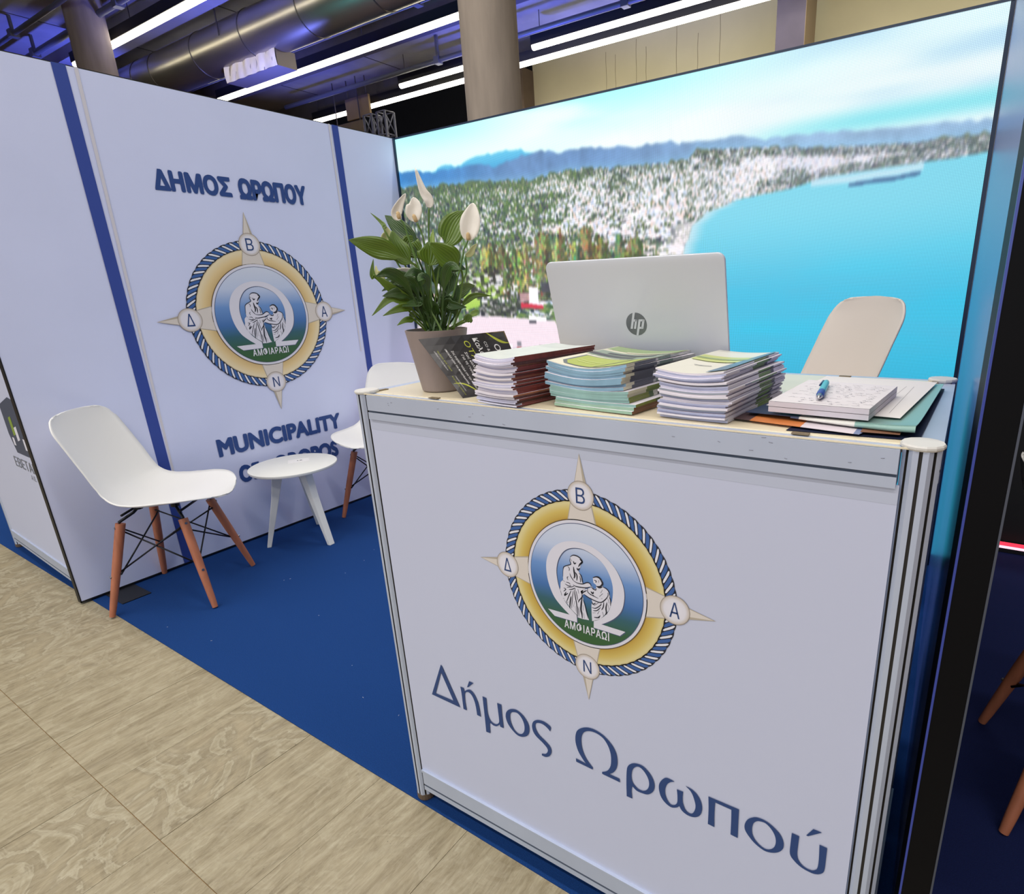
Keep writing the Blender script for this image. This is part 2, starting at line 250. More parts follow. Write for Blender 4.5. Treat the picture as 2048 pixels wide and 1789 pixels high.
# ------------------------------------------------------------------ outlines (metres, in the plane of the print / leaf spines)
D = json.loads(r'''{"LET":[[[[2.1929,0.4516,1],[2.1964,0.448,1],[2.2383,0.3557,1],[2.1503,0.3568,1]],[[2.1906,0.4299,1],[2.2191,0.3661,1],[2.1639,0.3648,1]]],[[[2.2463,0.4143,1],[2.2566,0.414,1],[2.2571,0.4056,1],[2.2669,0.4136,0],[2.2762,0.4166,0],[2.2856,0.411,0],[2.2933,0.3971,0],[2.2971,0.3816,0],[2.299,0.356,1],[2.2883,0.3565,1],[2.2871,0.3775,0],[2.2846,0.3908,0],[2.2792,0.4028,0],[2.2704,0.4085,0],[2.2619,0.4052,0],[2.2576,0.3972,0],[2.2565,0.3767,0],[2.258,0.3561,1],[2.2482,0.3559,1],[2.2479,0.3732,0],[2.2478,0.3963,0]]],[[[2.2752,0.4387,1],[2.2878,0.4384,1],[2.2715,0.4225,1],[2.2671,0.4202,1]]],[[[2.3102,0.4136,1],[2.3209,0.4131,1],[2.3206,0.3911,0],[2.3209,0.3729,0],[2.3256,0.3592,0],[2.3342,0.3543,0],[2.3435,0.3554,0],[2.3503,0.3626,0],[2.3517,0.3703,0],[2.3514,0.3869,0],[2.3506,0.413,1],[2.3622,0.4129,1],[2.3617,0.3856,0],[2.3626,0.3532,1],[2.353,0.3533,1],[2.3523,0.3584,1],[2.3429,0.3501,0],[2.3336,0.3483,0],[2.3262,0.3509,0],[2.3232,0.3467,1],[2.3224,0.3227,1],[2.3104,0.3215,1],[2.3106,0.3643,0]]],[[[2.3864,0.4118,0],[2.4026,0.4163,0],[2.4191,0.4096,0],[2.4305,0.3955,0],[2.4329,0.3802,0],[2.4279,0.3643,0],[2.4142,0.3537,0],[2.3996,0.3517,0],[2.3857,0.3596,0],[2.3752,0.3718,0],[2.3713,0.3869,0],[2.3751,0.4009,0]],[[2.3931,0.407,0],[2.4048,0.4091,0],[2.4154,0.3999,0],[2.4204,0.3857,0],[2.4185,0.3697,0],[2.4104,0.3593,0],[2.4001,0.3575,0],[2.3906,0.3645,0],[2.3846,0.3786,0],[2.3836,0.392,0],[2.3862,0.4014,0]]],[[[2.4863,0.3987,1],[2.4884,0.4097,0],[2.4813,0.4145,0],[2.4694,0.4168,0],[2.4555,0.4136,0],[2.4453,0.4058,0],[2.4408,0.3944,0],[2.442,0.3814,0],[2.4495,0.3711,0],[2.4654,0.3618,0],[2.4757,0.3529,0],[2.4765,0.3451,0],[2.4704,0.3362,0],[2.4611,0.3329,1],[2.4607,0.328,1],[2.4713,0.3288,0],[2.4814,0.3369,0],[2.4862,0.3482,0],[2.4843,0.3596,0],[2.474,0.3685,0],[2.4583,0.3777,0],[2.4508,0.388,0],[2.4494,0.3981,0],[2.453,0.405,0],[2.4634,0.409,0],[2.4741,0.4074,0],[2.4818,0.4028,0]]],[[[2.5453,0.3607,1],[2.5688,0.3586,1],[2.5616,0.3663,0],[2.5521,0.3803,0],[2.5471,0.3963,0],[2.5466,0.4117,0],[2.5506,0.4277,0],[2.5612,0.4394,0],[2.5762,0.4472,0],[2.5932,0.4488,0],[2.612,0.4434,0],[2.6281,0.4307,0],[2.637,0.4148,0],[2.6393,0.3957,0],[2.6361,0.3789,0],[2.6288,0.3663,0],[2.6202,0.3594,1],[2.6427,0.359,1],[2.6437,0.351,1],[2.6048,0.3518,1],[2.6045,0.3563,1],[2.6144,0.363,0],[2.6213,0.3729,0],[2.625,0.3863,0],[2.6251,0.4067,0],[2.6197,0.4244,0],[2.6095,0.4373,0],[2.5954,0.4423,0],[2.5808,0.4409,0],[2.5683,0.4336,0],[2.5615,0.4209,0],[2.5601,0.4048,0],[2.5625,0.3877,0],[2.5705,0.3706,0],[2.5841,0.3566,1],[2.5839,0.3517,1],[2.5457,0.3528,1]]],[[[2.6574,0.3254,1],[2.6573,0.3591,0],[2.6584,0.3852,0],[2.6609,0.397,0],[2.6679,0.4062,0],[2.678,0.4118,0],[2.6914,0.4126,0],[2.7034,0.4049,0],[2.7121,0.3932,0],[2.7153,0.3787,0],[2.712,0.3644,0],[2.7021,0.3529,0],[2.6909,0.3496,0],[2.6784,0.3495,0],[2.6701,0.3554,1],[2.6681,0.3441,0],[2.6694,0.3258,1]],[[2.6686,0.3827,0],[2.6715,0.3955,0],[2.6791,0.4049,0],[2.688,0.406,0],[2.6979,0.3972,0],[2.7038,0.384,0],[2.7032,0.37,0],[2.6965,0.3589,0],[2.6864,0.3549,0],[2.6763,0.3586,0],[2.6696,0.3679,0]]],[[[2.7541,0.4084,1],[2.7399,0.4096,0],[2.7325,0.4042,0],[2.7251,0.3911,0],[2.7236,0.378,0],[2.7273,0.3624,0],[2.7359,0.352,0],[2.7477,0.3478,0],[2.7583,0.3528,0],[2.7634,0.3588,1],[2.7688,0.351,0],[2.7792,0.3469,0],[2.7915,0.349,0],[2.8014,0.358,0],[2.8055,0.3725,0],[2.8037,0.3884,0],[2.7964,0.4013,0],[2.7862,0.408,0],[2.774,0.4096,1],[2.7843,0.4022,0],[2.7906,0.3887,0],[2.7936,0.3733,0],[2.7902,0.3592,0],[2.7842,0.3534,0],[2.7759,0.3562,0],[2.7706,0.3681,0],[2.7694,0.3798,0],[2.7702,0.3943,1],[2.7582,0.3939,1],[2.7596,0.3795,0],[2.7592,0.3645,0],[2.754,0.3562,0],[2.7456,0.3546,0],[2.738,0.3656,0],[2.7358,0.3793,0],[2.7389,0.3933,0],[2.7452,0.4026,0]]],[[[2.816,0.4081,1],[2.8691,0.4086,1],[2.8691,0.384,0],[2.8695,0.3473,1],[2.857,0.3479,1],[2.857,0.3772,0],[2.8564,0.4012,1],[2.8282,0.4016,1],[2.8277,0.3751,0],[2.8285,0.3477,1],[2.8167,0.3482,1],[2.8171,0.3813,0]]],[[[2.8939,0.4059,0],[2.9036,0.4093,0],[2.916,0.4083,0],[2.9286,0.4018,0],[2.9378,0.3934,0],[2.9433,0.3806,0],[2.9429,0.3676,0],[2.9366,0.3568,0],[2.9265,0.3494,0],[2.9142,0.3465,0],[2.8994,0.3519,0],[2.8879,0.3617,0],[2.8809,0.3719,0],[2.8799,0.3831,0],[2.8844,0.3962,0]],[[2.903,0.4028,0],[2.9127,0.4041,0],[2.9219,0.3979,0],[2.9286,0.388,0],[2.9313,0.3757,0],[2.9292,0.3628,0],[2.9227,0.3541,0],[2.9139,0.3511,0],[2.9028,0.3563,0],[2.895,0.3659,0],[2.8922,0.3784,0],[2.8937,0.3921,0],[2.8978,0.3991,0]]],[[[2.9543,0.4076,1],[2.9657,0.4075,1],[2.9653,0.3892,0],[2.9653,0.3709,0],[2.9683,0.3589,0],[2.9765,0.3513,0],[2.9866,0.3501,0],[2.9929,0.3537,0],[2.9965,0.3606,0],[2.9973,0.3771,0],[2.9959,0.4081,1],[3.0072,0.4078,1],[3.0072,0.3878,0],[3.007,0.3651,0],[3.005,0.3558,0],[2.9983,0.3484,0],[2.9886,0.3452,0],[2.9734,0.347,0],[2.961,0.3543,0],[2.9543,0.3642,0],[2.9538,0.3846,0]]],[[[2.9848,0.4331,1],[2.9976,0.4333,1],[2.9784,0.415,1],[2.9756,0.4151,1]]]],"OMEGA":[[-0.3388,-0.2845,1],[-0.1403,-0.2804,1],[-0.2069,-0.2312,0],[-0.2699,-0.168,0],[-0.3113,-0.0802,0],[-0.3306,0.0128,0],[-0.3285,0.11,0],[-0.2994,0.1942,0],[-0.2492,0.2582,0],[-0.1751,0.3088,0],[-0.0852,0.3365,0],[0.0074,0.3392,0],[0.0972,0.3223,0],[0.1843,0.2749,0],[0.2639,0.2045,0],[0.3137,0.1161,0],[0.335,0.0314,0],[0.3275,-0.0622,0],[0.3027,-0.133,0],[0.2541,-0.1943,0],[0.1988,-0.2406,0],[0.1396,-0.2796,1],[0.338,-0.2813,1],[0.2927,-0.3284,1],[0.0727,-0.3275,1],[0.0748,-0.2719,1],[0.1255,-0.2416,0],[0.1885,-0.178,0],[0.2237,-0.1031,0],[0.2421,-0.0108,0],[0.2402,0.0746,0],[0.2102,0.1578,0],[0.1592,0.2244,0],[0.0832,0.2687,0],[-0.0008,0.2923,0],[-0.0881,0.2817,0],[-0.1531,0.2473,0],[-0.2017,0.1868,0],[-0.2284,0.1216,0],[-0.2396,0.0473,0],[-0.229,-0.0466,0],[-0.201,-0.1308,0],[-0.1525,-0.2034,0],[-0.0744,-0.2672,1],[-0.0728,-0.3275,1],[-0.2803,-0.3309,1]],"MAN":[[-0.0858,0.2254,0],[-0.0473,0.2253,0],[-0.0212,0.2118,0],[-0.0012,0.1917,0],[-0.0114,0.1752,0],[-0.0219,0.1549,0],[-0.0247,0.1364,0],[-0.0413,0.1109,0],[-0.0232,0.0866,0],[-0.0128,0.0604,0],[-0.009,0.018,0],[0.0125,0.0253,0],[0.0397,0.0377,0],[0.0584,0.0317,0],[0.0653,0.0155,0],[0.0872,-0.0039,0],[0.0794,-0.0114,0],[0.0574,0.0063,0],[0.0263,-0.0091,0],[-0.0058,-0.0394,0],[-0.0148,-0.0675,0],[-0.0122,-0.0962,0],[-0.0024,-0.1378,0],[0.014,-0.2075,0],[0.0345,-0.2765,1],[0.0071,-0.279,0],[-0.0245,-0.2828,0],[-0.0679,-0.2805,1],[-0.071,-0.2624,0],[-0.1096,-0.2357,0],[-0.1477,-0.1973,0],[-0.1936,-0.1495,0],[-0.2152,-0.1025,0],[-0.2088,-0.0633,0],[-0.2042,-0.0211,0],[-0.1807,0.0034,0],[-0.1828,0.0361,0],[-0.1761,0.0817,0],[-0.1623,0.1142,0],[-0.1378,0.1291,0],[-0.1134,0.1439,0],[-0.1047,0.1604,0],[-0.1114,0.1803,0],[-0.1063,0.2029,0]],"BOY":[[0.081,0.0804,0],[0.0833,0.0917,0],[0.1099,0.1037,0],[0.1358,0.1013,0],[0.1574,0.0856,0],[0.1658,0.063,0],[0.1595,0.0365,0],[0.1886,0.0264,0],[0.21,0.0072,0],[0.2166,-0.0195,0],[0.2247,-0.0565,0],[0.2293,-0.0875,0],[0.2215,-0.1077,0],[0.2057,-0.1448,0],[0.1825,-0.1771,0],[0.1592,-0.2059,0],[0.1318,-0.2362,0],[0.093,-0.259,0],[0.0616,-0.2759,1],[0.0594,-0.2316,0],[0.0597,-0.1758,0],[0.0612,-0.1385,0],[0.0681,-0.1072,0],[0.0536,-0.0892,0],[0.0235,-0.0755,0],[-0.0032,-0.068,0],[-0.0154,-0.0823,0],[-0.0296,-0.0531,0],[-0.0056,-0.0357,0],[0.0337,-0.0144,0],[0.0609,-0.0,0],[0.0948,-0.0019,0],[0.1067,0.0156,0],[0.1037,0.0363,0],[0.0853,0.0458,0]],"STK":[[0.0053,[[-0.1081,0.2061],[-0.0819,0.2263],[-0.0472,0.2271],[-0.021,0.2154],[-0.0031,0.1913],[-0.0191,0.1733]]],[0.0073,[[-0.0252,0.2074],[-0.005,0.1908],[-0.0232,0.1688],[-0.0397,0.1435]]],[0.004,[[-0.1065,0.1993],[-0.1116,0.1767],[-0.1049,0.1567],[-0.1094,0.1449],[-0.1621,0.1179],[-0.1755,0.0928],[-0.1812,0.0291]]],[0.0047,[[-0.1032,0.1894],[-0.0923,0.174]]],[0.006,[[-0.0803,0.1804],[-0.0736,0.1605],[-0.0576,0.1714]]],[0.0066,[[-0.0517,0.1335],[-0.0448,0.1172],[-0.0286,0.1355]]],[0.008,[[-0.0827,0.1332],[-0.0787,0.0982],[-0.0746,0.063],[-0.0836,0.0389]]],[0.006,[[-0.0692,0.0933],[-0.0549,0.0679],[-0.0589,0.027]]],[0.0033,[[-0.134,0.1264],[-0.1191,0.1101],[-0.1241,0.0907]]],[0.004,[[-0.1172,0.0724],[-0.1105,0.0504],[-0.0922,0.0259],[-0.0886,0.0195]]],[0.0033,[[-0.1307,0.0417],[-0.1432,0.0313],[-0.1363,0.011]]],[0.0047,[[-0.0382,0.0937],[-0.0198,0.0767],[-0.0101,0.0358],[-0.0088,0.0217]]],[0.004,[[-0.0315,0.0738],[-0.0254,0.0392],[-0.0282,0.0203]]],[0.0047,[[-0.0886,0.0195],[-0.0578,0.0091],[-0.0112,0.012],[0.0203,0.0291],[0.0396,0.0359],[0.0582,0.0281],[0.0633,0.0114]]],[0.0047,[[-0.0942,-0.015],[-0.0672,-0.0226],[-0.0125,-0.0175],[0.0263,-0.0091],[0.0535,0.0053]]],[0.0047,[[0.0613,0.0109],[0.0834,-0.0049],[0.1021,-0.0072],[0.1064,0.0083]]],[0.004,[[-0.1849,-0.0014],[-0.1653,-0.0074]]],[0.0033,[[-0.1574,-0.0091],[-0.1295,-0.0094],[-0.1183,-0.0212]]],[0.004,[[-0.1663,-0.0262],[-0.1309,-0.0356],[-0.1106,-0.0266]]],[0.004,[[-0.1805,-0.0634],[-0.1607,-0.0694],[-0.1823,-0.0937]]],[0.0033,[[-0.1518,-0.0521],[-0.1072,-0.0368],[-0.0829,-0.023]]],[0.004,[[-0.1326,-0.0656],[-0.1002,-0.0534],[-0.0757,-0.0359]]],[0.0047,[[-0.0758,-0.0396],[-0.0817,-0.078],[-0.0776,-0.114],[-0.0687,-0.1751],[-0.0664,-0.2497],[-0.0679,-0.2805]]],[0.0047,[[-0.2106,-0.0938],[-0.2007,-0.1325]]],[0.006,[[-0.1579,-0.091],[-0.176,-0.1259],[-0.1423,-0.098]]],[0.004,[[-0.1128,-0.0678],[-0.1354,-0.1186],[-0.1631,-0.1827]]],[0.0066,[[-0.1154,-0.1169],[-0.1259,-0.1648],[-0.133,-0.2235]]],[0.0033,[[-0.0927,-0.0625],[-0.1037,-0.1212],[-0.1167,-0.2188]]],[0.0027,[[-0.0853,-0.1497],[-0.0999,-0.2027]]],[0.0033,[[-0.069,-0.0599],[-0.0631,-0.0989],[-0.0569,-0.1344]]],[0.0047,[[-0.0524,-0.0408],[-0.0463,-0.0759]]],[0.0047,[[-0.0187,-0.0685],[-0.02,-0.0983],[-0.045,-0.1311],[-0.0538,-0.1522]]],[0.0053,[[0.0253,-0.0312],[-0.0064,-0.0542],[-0.0189,-0.0722]]],[0.008,[[-0.0158,-0.0898],[-0.026,-0.1444],[-0.0326,-0.2023],[-0.0264,-0.238],[-0.0243,-0.279]]],[0.0033,[[-0.0595,-0.1874],[-0.0535,-0.2271],[-0.0536,-0.2725]]],[0.004,[[-0.011,-0.1143],[0.0043,-0.1619],[0.014,-0.2075],[0.0272,-0.2636]]],[0.0033,[[-0.0103,-0.2296],[-0.0064,-0.2736]]],[0.0027,[[-0.0834,-0.1904],[-0.0776,-0.234]]],[0.0033,[[-0.1422,-0.1693],[-0.1594,-0.1892]]],[0.0033,[[-0.1897,-0.1522],[-0.1778,-0.1565]]],[0.0027,[[-0.0437,-0.1867],[-0.0418,-0.2312]]],[0.0033,[[-0.0113,-0.1626],[-0.0133,-0.2079]]],[0.008,[[0.0812,0.0858],[0.1098,0.1001],[0.1356,0.0977],[0.1534,0.0775],[0.16,0.0544],[0.1408,0.0316],[0.1183,0.0258]]],[0.004,[[0.0899,0.0684],[0.1085,0.0661],[0.1042,0.0507]]],[0.004,[[0.1313,0.0789],[0.1268,0.0565]]],[0.006,[[0.1071,0.0264],[0.1329,0.0189],[0.1593,0.0329]]],[0.004,[[0.1593,0.0329],[0.1886,0.0264],[0.21,0.0072],[0.2127,-0.0277]]],[0.004,[[0.0339,-0.0107],[0.0326,-0.0401],[0.0512,-0.0534],[0.085,-0.0624],[0.1224,-0.0703]]],[0.0047,[[-0.0032,-0.068],[0.0194,-0.0802],[0.0536,-0.0892],[0.0988,-0.0986],[0.1402,-0.098],[0.1746,-0.0704],[0.2016,-0.0307],[0.2024,-0.0019]]],[0.0073,[[0.0598,-0.0293],[0.0744,-0.0435],[0.0826,-0.0268]]],[0.0053,[[0.0547,-0.0597],[0.0853,-0.0551]]],[0.004,[[0.1585,0.0078],[0.1427,-0.0215]]],[0.0047,[[0.1613,-0.0201],[0.1305,-0.0536]]],[0.0033,[[0.1449,-0.0677],[0.1563,-0.061]]],[0.004,[[0.2127,-0.0277],[0.2227,-0.0607],[0.2216,-0.1041]]],[0.0053,[[0.0678,-0.1146],[0.0748,-0.131],[0.0983,-0.1134]]],[0.0053,[[0.0821,-0.1399],[0.1211,-0.107]]],[0.004,[[0.0622,-0.1603],[0.0966,-0.1578],[0.1395,-0.1201],[0.1437,-0.1043]]],[0.004,[[0.0728,-0.1831],[0.1075,-0.1731],[0.1388,-0.1385]]],[0.0047,[[0.1667,-0.087],[0.1616,-0.1284],[0.1457,-0.1585]]],[0.0066,[[0.1927,-0.0834],[0.1838,-0.1329],[0.1864,-0.1723],[0.1747,-0.1867]]],[0.004,[[0.2011,-0.0487],[0.211,-0.0855]]],[0.0033,[[0.0682,-0.203],[0.0953,-0.1951]]],[0.0047,[[0.1102,-0.2019],[0.1264,-0.1713]]],[0.0047,[[0.1528,-0.1711],[0.163,-0.2048]]],[0.0053,[[0.0784,-0.2372],[0.1169,-0.2295],[0.1328,-0.2063]]],[0.004,[[0.1243,-0.2347],[0.1136,-0.2157]]],[0.0033,[[0.1997,-0.0958],[0.2096,-0.1364]]]],"INS":[[-0.1901,-0.4022],[0.2034,-0.4026]],"LEAF":[[0.0135,[[2.1771,-0.2394,1.2098],[2.177,-0.2394,1.2716],[2.144,-0.2737,1.3105],[2.1182,-0.3006,1.3246],[2.0915,-0.3284,1.3352]]],[0.0135,[[2.1746,-0.242,1.21],[2.1722,-0.2372,1.2718],[2.1523,-0.2507,1.2985],[2.1386,-0.2578,1.323],[2.1308,-0.2587,1.3521]]],[0.0108,[[2.1785,-0.2379,1.2276],[2.1663,-0.2325,1.2981],[2.1514,-0.23,1.3334],[2.125,-0.2394,1.362],[2.1015,-0.2458,1.382]]],[0.0135,[[2.1822,-0.234,1.2274],[2.1779,-0.2277,1.2889],[2.1643,-0.231,1.3103],[2.1504,-0.2346,1.3281],[2.1567,-0.2173,1.3369]]],[0.0171,[[2.1808,-0.2355,1.2096],[2.1858,-0.2302,1.266],[2.1892,-0.2267,1.2936],[2.1914,-0.2244,1.3141],[2.189,-0.227,1.3295]]],[0.0153,[[2.2148,-0.2001,1.2075],[2.2334,-0.188,1.2605],[2.2276,-0.2012,1.2904],[2.2188,-0.2176,1.3077],[2.2045,-0.2397,1.3264]]],[0.0171,[[2.2009,-0.2146,1.2084],[2.199,-0.2058,1.3055],[2.2043,-0.1894,1.3316],[2.2113,-0.1713,1.3628],[2.2204,-0.151,1.3873]]],[0.0072,[[2.1882,-0.2278,1.191],[2.1774,-0.2355,1.2364],[2.1655,-0.2442,1.2651],[2.152,-0.2546,1.2726],[2.1278,-0.2761,1.2684]]],[0.0063,[[2.1857,-0.2304,1.1912],[2.1742,-0.2423,1.2367],[2.1649,-0.252,1.2582],[2.1496,-0.268,1.2641],[2.1341,-0.284,1.2665]]],[0.0099,[[2.1806,-0.2357,1.1915],[2.1663,-0.2398,1.2368],[2.1484,-0.2475,1.2533],[2.1271,-0.2588,1.2577],[2.1003,-0.2759,1.2428]]],[0.0081,[[2.1781,-0.2383,1.1917],[2.1672,-0.2532,1.2195],[2.1487,-0.2761,1.2383],[2.1353,-0.2936,1.2563],[2.1235,-0.3095,1.274]]],[0.0081,[[2.1756,-0.2409,1.1919],[2.1643,-0.2562,1.2143],[2.15,-0.2747,1.2259],[2.1376,-0.2912,1.2285],[2.1145,-0.3188,1.1986]]],[0.0072,[[2.1749,-0.2416,1.1828],[2.1675,-0.2566,1.2],[2.1598,-0.2717,1.2116],[2.1512,-0.2879,1.2089],[2.136,-0.3109,1.198]]],[0.0099,[[2.1756,-0.2409,1.1919],[2.1629,-0.2541,1.2196],[2.1546,-0.2627,1.2377],[2.1465,-0.2711,1.2434],[2.1402,-0.2777,1.2542]]],[0.0054,[[2.1693,-0.2474,1.1759],[2.168,-0.2596,1.1841],[2.1665,-0.272,1.1885],[2.1647,-0.2847,1.1876],[2.16,-0.3004,1.1798]]],[0.0081,[[2.1718,-0.2448,1.1758],[2.1629,-0.2469,1.1886],[2.1545,-0.2484,1.1923],[2.1472,-0.2488,1.1942],[2.1407,-0.2484,1.1905]]],[0.0153,[[2.1983,-0.2173,1.1904],[2.2007,-0.204,1.226],[2.2011,-0.1927,1.2526],[2.1946,-0.1887,1.2707],[2.1838,-0.1891,1.2818]]],[0.0135,[[2.1907,-0.2252,1.1909],[2.1892,-0.2159,1.2085],[2.19,-0.2043,1.2225],[2.1827,-0.2011,1.2298],[2.1739,-0.1994,1.2354]]],[0.0054,[[2.2168,-0.1981,1.18],[2.22,-0.1875,1.2032],[2.2269,-0.1732,1.2207],[2.237,-0.1554,1.2291],[2.2546,-0.1299,1.226]]],[0.0081,[[2.2175,-0.1973,1.1725],[2.2256,-0.1889,1.1775],[2.2312,-0.1831,1.1827],[2.2354,-0.1787,1.1879],[2.2381,-0.1759,1.1896]]],[0.0054,[[2.2214,-0.1933,1.1723],[2.2231,-0.177,1.1841],[2.2261,-0.1596,1.1923],[2.2248,-0.1464,1.1953],[2.222,-0.135,1.1928]]],[0.0108,[[2.211,-0.2041,1.1895],[2.2067,-0.1905,1.2163],[2.2057,-0.1735,1.2339],[2.2083,-0.1528,1.2443],[2.212,-0.1309,1.2474]]],[0.0081,[[2.2034,-0.212,1.1735],[2.2078,-0.2074,1.1989],[2.2142,-0.2008,1.2166],[2.2203,-0.1945,1.2307],[2.2229,-0.1917,1.2502]]],[0.0054,[[2.1887,-0.2273,1.2624],[2.1811,-0.2171,1.2976],[2.175,-0.2054,1.3189],[2.1687,-0.194,1.3371],[2.1625,-0.1824,1.3571]]],[0.009,[[2.2021,-0.2133,1.2083],[2.1926,-0.2088,1.2442],[2.1818,-0.2056,1.2623],[2.1839,-0.189,1.2836],[2.1889,-0.1694,1.2906]]],[0.0063,[[2.1868,-0.2293,1.1729],[2.1886,-0.2382,1.1917],[2.1905,-0.2471,1.2101],[2.1946,-0.2536,1.2244],[2.1973,-0.2617,1.2351]]],[0.0063,[[2.1944,-0.2214,1.1723],[2.1983,-0.2281,1.1874],[2.201,-0.2361,1.2023],[2.206,-0.2417,1.2132],[2.2073,-0.2512,1.2241]]],[0.0054,[[2.2046,-0.2108,1.1716],[2.2082,-0.2143,1.1902],[2.2092,-0.2203,1.2086],[2.2123,-0.2244,1.2194],[2.2129,-0.2309,1.2303]]],[0.0072,[[2.2097,-0.2054,1.1712],[2.217,-0.205,1.1896],[2.2203,-0.2088,1.2043],[2.2236,-0.2127,1.2188],[2.2241,-0.2193,1.2297]]],[0.0072,[[2.1792,-0.2371,1.1734],[2.1695,-0.24,1.1918],[2.1598,-0.2429,1.2101],[2.155,-0.2406,1.2281],[2.1499,-0.2388,1.2406]]],[0.0045,[[2.1276,-0.2908,1.2478],[2.1227,-0.2959,1.2602],[2.1163,-0.3026,1.2673],[2.115,-0.3039,1.2793],[2.1183,-0.3005,1.3012]]],[0.0036,[[2.1449,-0.2728,1.3205],[2.1321,-0.2681,1.3365],[2.1186,-0.2641,1.3594],[2.1051,-0.2601,1.369],[2.0838,-0.2642,1.3864]]]],"SPA":[[0.0086,[[2.1587,-0.2584,1.3691],[2.1536,-0.2637,1.3782],[2.1584,-0.2587,1.3927],[2.1685,-0.2483,1.4137]],[[2.1671,-0.2497,1.3283],[2.1625,-0.2545,1.3584],[2.1587,-0.2584,1.3691]]],[0.0135,[[2.1774,-0.2391,1.3648],[2.1763,-0.2401,1.3812],[2.1786,-0.2378,1.3943],[2.1773,-0.2391,1.4072]],[[2.1845,-0.2316,1.3194],[2.1829,-0.2333,1.3447],[2.1784,-0.238,1.3631]]],[0.0081,[[2.1889,-0.2126,1.3896],[2.1888,-0.2128,1.4036],[2.1829,-0.2189,1.4199],[2.1765,-0.2255,1.4583]],[[2.184,-0.2177,1.3352],[2.1864,-0.2152,1.3655],[2.1883,-0.2133,1.3896]]],[0.0171,[[2.2477,-0.1804,1.3292],[2.253,-0.1748,1.3544],[2.2569,-0.1708,1.3761],[2.2594,-0.1682,1.3959]],[[2.2377,-0.1908,1.2918],[2.2416,-0.1867,1.3123],[2.249,-0.179,1.3309]]],[0.009,[[2.1186,-0.2568,1.3224],[2.1138,-0.2618,1.3362],[2.1173,-0.2582,1.348],[2.115,-0.2606,1.3615]],[[2.1581,-0.2159,1.2452],[2.1298,-0.2453,1.2821],[2.1186,-0.2568,1.3224]]],[0.009,[[2.1756,-0.2408,1.2542],[2.1648,-0.2521,1.2721],[2.1482,-0.2694,1.2763],[2.1261,-0.2924,1.2703]],[[2.1882,-0.2278,1.191],[2.1825,-0.2337,1.2309],[2.1756,-0.2408,1.2542]]],[0.0054,[[2.2229,-0.1629,1.3033],[2.2297,-0.1558,1.3084],[2.2341,-0.1513,1.3171],[2.2397,-0.1453,1.3257]],[[2.2158,-0.1702,1.2554],[2.2223,-0.1635,1.2749],[2.2229,-0.1629,1.3033]]],[0.0045,[[2.1292,-0.2892,1.265],[2.124,-0.2945,1.2738],[2.1208,-0.2979,1.2774],[2.1201,-0.2986,1.2893]],[[2.1771,-0.2394,1.2098],[2.1488,-0.2687,1.2415],[2.1292,-0.2892,1.265]]]],"SPAD":[[[2.166,-0.2682,1.3688],[2.1648,-0.2695,1.3817]],[[2.1867,-0.2467,1.3636],[2.1837,-0.2498,1.3767]],[[2.2504,-0.1805,1.3307],[2.2506,-0.1802,1.3442]]],"FAR":[[-0.025,1.918],[0.29,1.899],[0.417,1.921],[0.487,1.901],[0.63,1.93],[0.765,1.936],[0.925,1.936],[0.985,1.915],[1.132,1.882],[1.58,1.819]],"NEAR":[[-0.023,1.926],[0.15,1.915],[0.302,1.894],[0.462,1.895],[0.671,1.89],[0.769,1.867],[0.911,1.895],[1.094,1.907],[1.189,1.882],[1.284,1.89],[1.565,1.864],[1.631,1.845],[1.696,1.856],[1.805,1.854],[1.866,1.836],[1.861,1.828],[2.021,1.826],[2.127,1.832],[2.231,1.801],[2.437,1.794],[2.578,1.786],[2.7,1.774],[3.07,1.752],[3.085,1.751]],"TREE":[[-0.041,1.834],[0.042,1.834],[0.705,1.798],[1.024,1.779],[1.251,1.797],[1.58,1.772],[1.898,1.76],[1.943,1.797],[2.233,1.766],[2.481,1.733],[2.822,1.706],[3.072,1.704],[3.092,1.704]],"SHORE":[[3.099,1.652],[3.08,1.65],[2.941,1.64],[2.773,1.637],[2.496,1.626],[2.356,1.596],[2.146,1.577],[1.99,1.535],[1.917,1.483],[1.893,1.411],[1.885,1.359],[1.885,1.244],[1.924,1.103],[1.98,0.913]],"BRK":[[2.609,1.586],[2.701,1.592],[2.772,1.593],[2.807,1.598],[2.863,1.603]],"PTS":{"poplar":[[0.794,1.355],[0.855,1.523],[0.955,1.563],[1.159,1.548],[1.24,1.586],[1.488,1.552],[1.501,1.347],[1.095,1.342],[1.089,1.254],[0.832,1.279]],"field":[[0.446,1.246],[0.524,1.271],[0.674,1.309],[0.765,1.297],[0.841,1.261],[0.872,1.227],[0.751,1.161],[0.556,1.128],[0.454,1.111]],"pave":[[0.421,1.056],[0.575,1.083],[1.118,1.049],[1.212,0.873],[1.066,0.903],[0.603,0.892],[0.401,1.0]],"red":[[0.887,1.151],[1.044,1.132],[1.043,1.114],[0.885,1.121]],"bld":[[0.949,1.234],[1.014,1.232],[1.013,1.149],[1.045,1.145],[1.044,1.131],[0.942,1.14]],"van":[[0.937,1.082],[1.061,1.069],[1.059,1.048],[0.934,1.048]],"hedge":[[0.581,1.128],[0.682,1.171],[0.927,1.226],[0.943,1.158],[0.862,1.125],[0.836,1.082],[0.575,1.083]]},"scale":1}''')
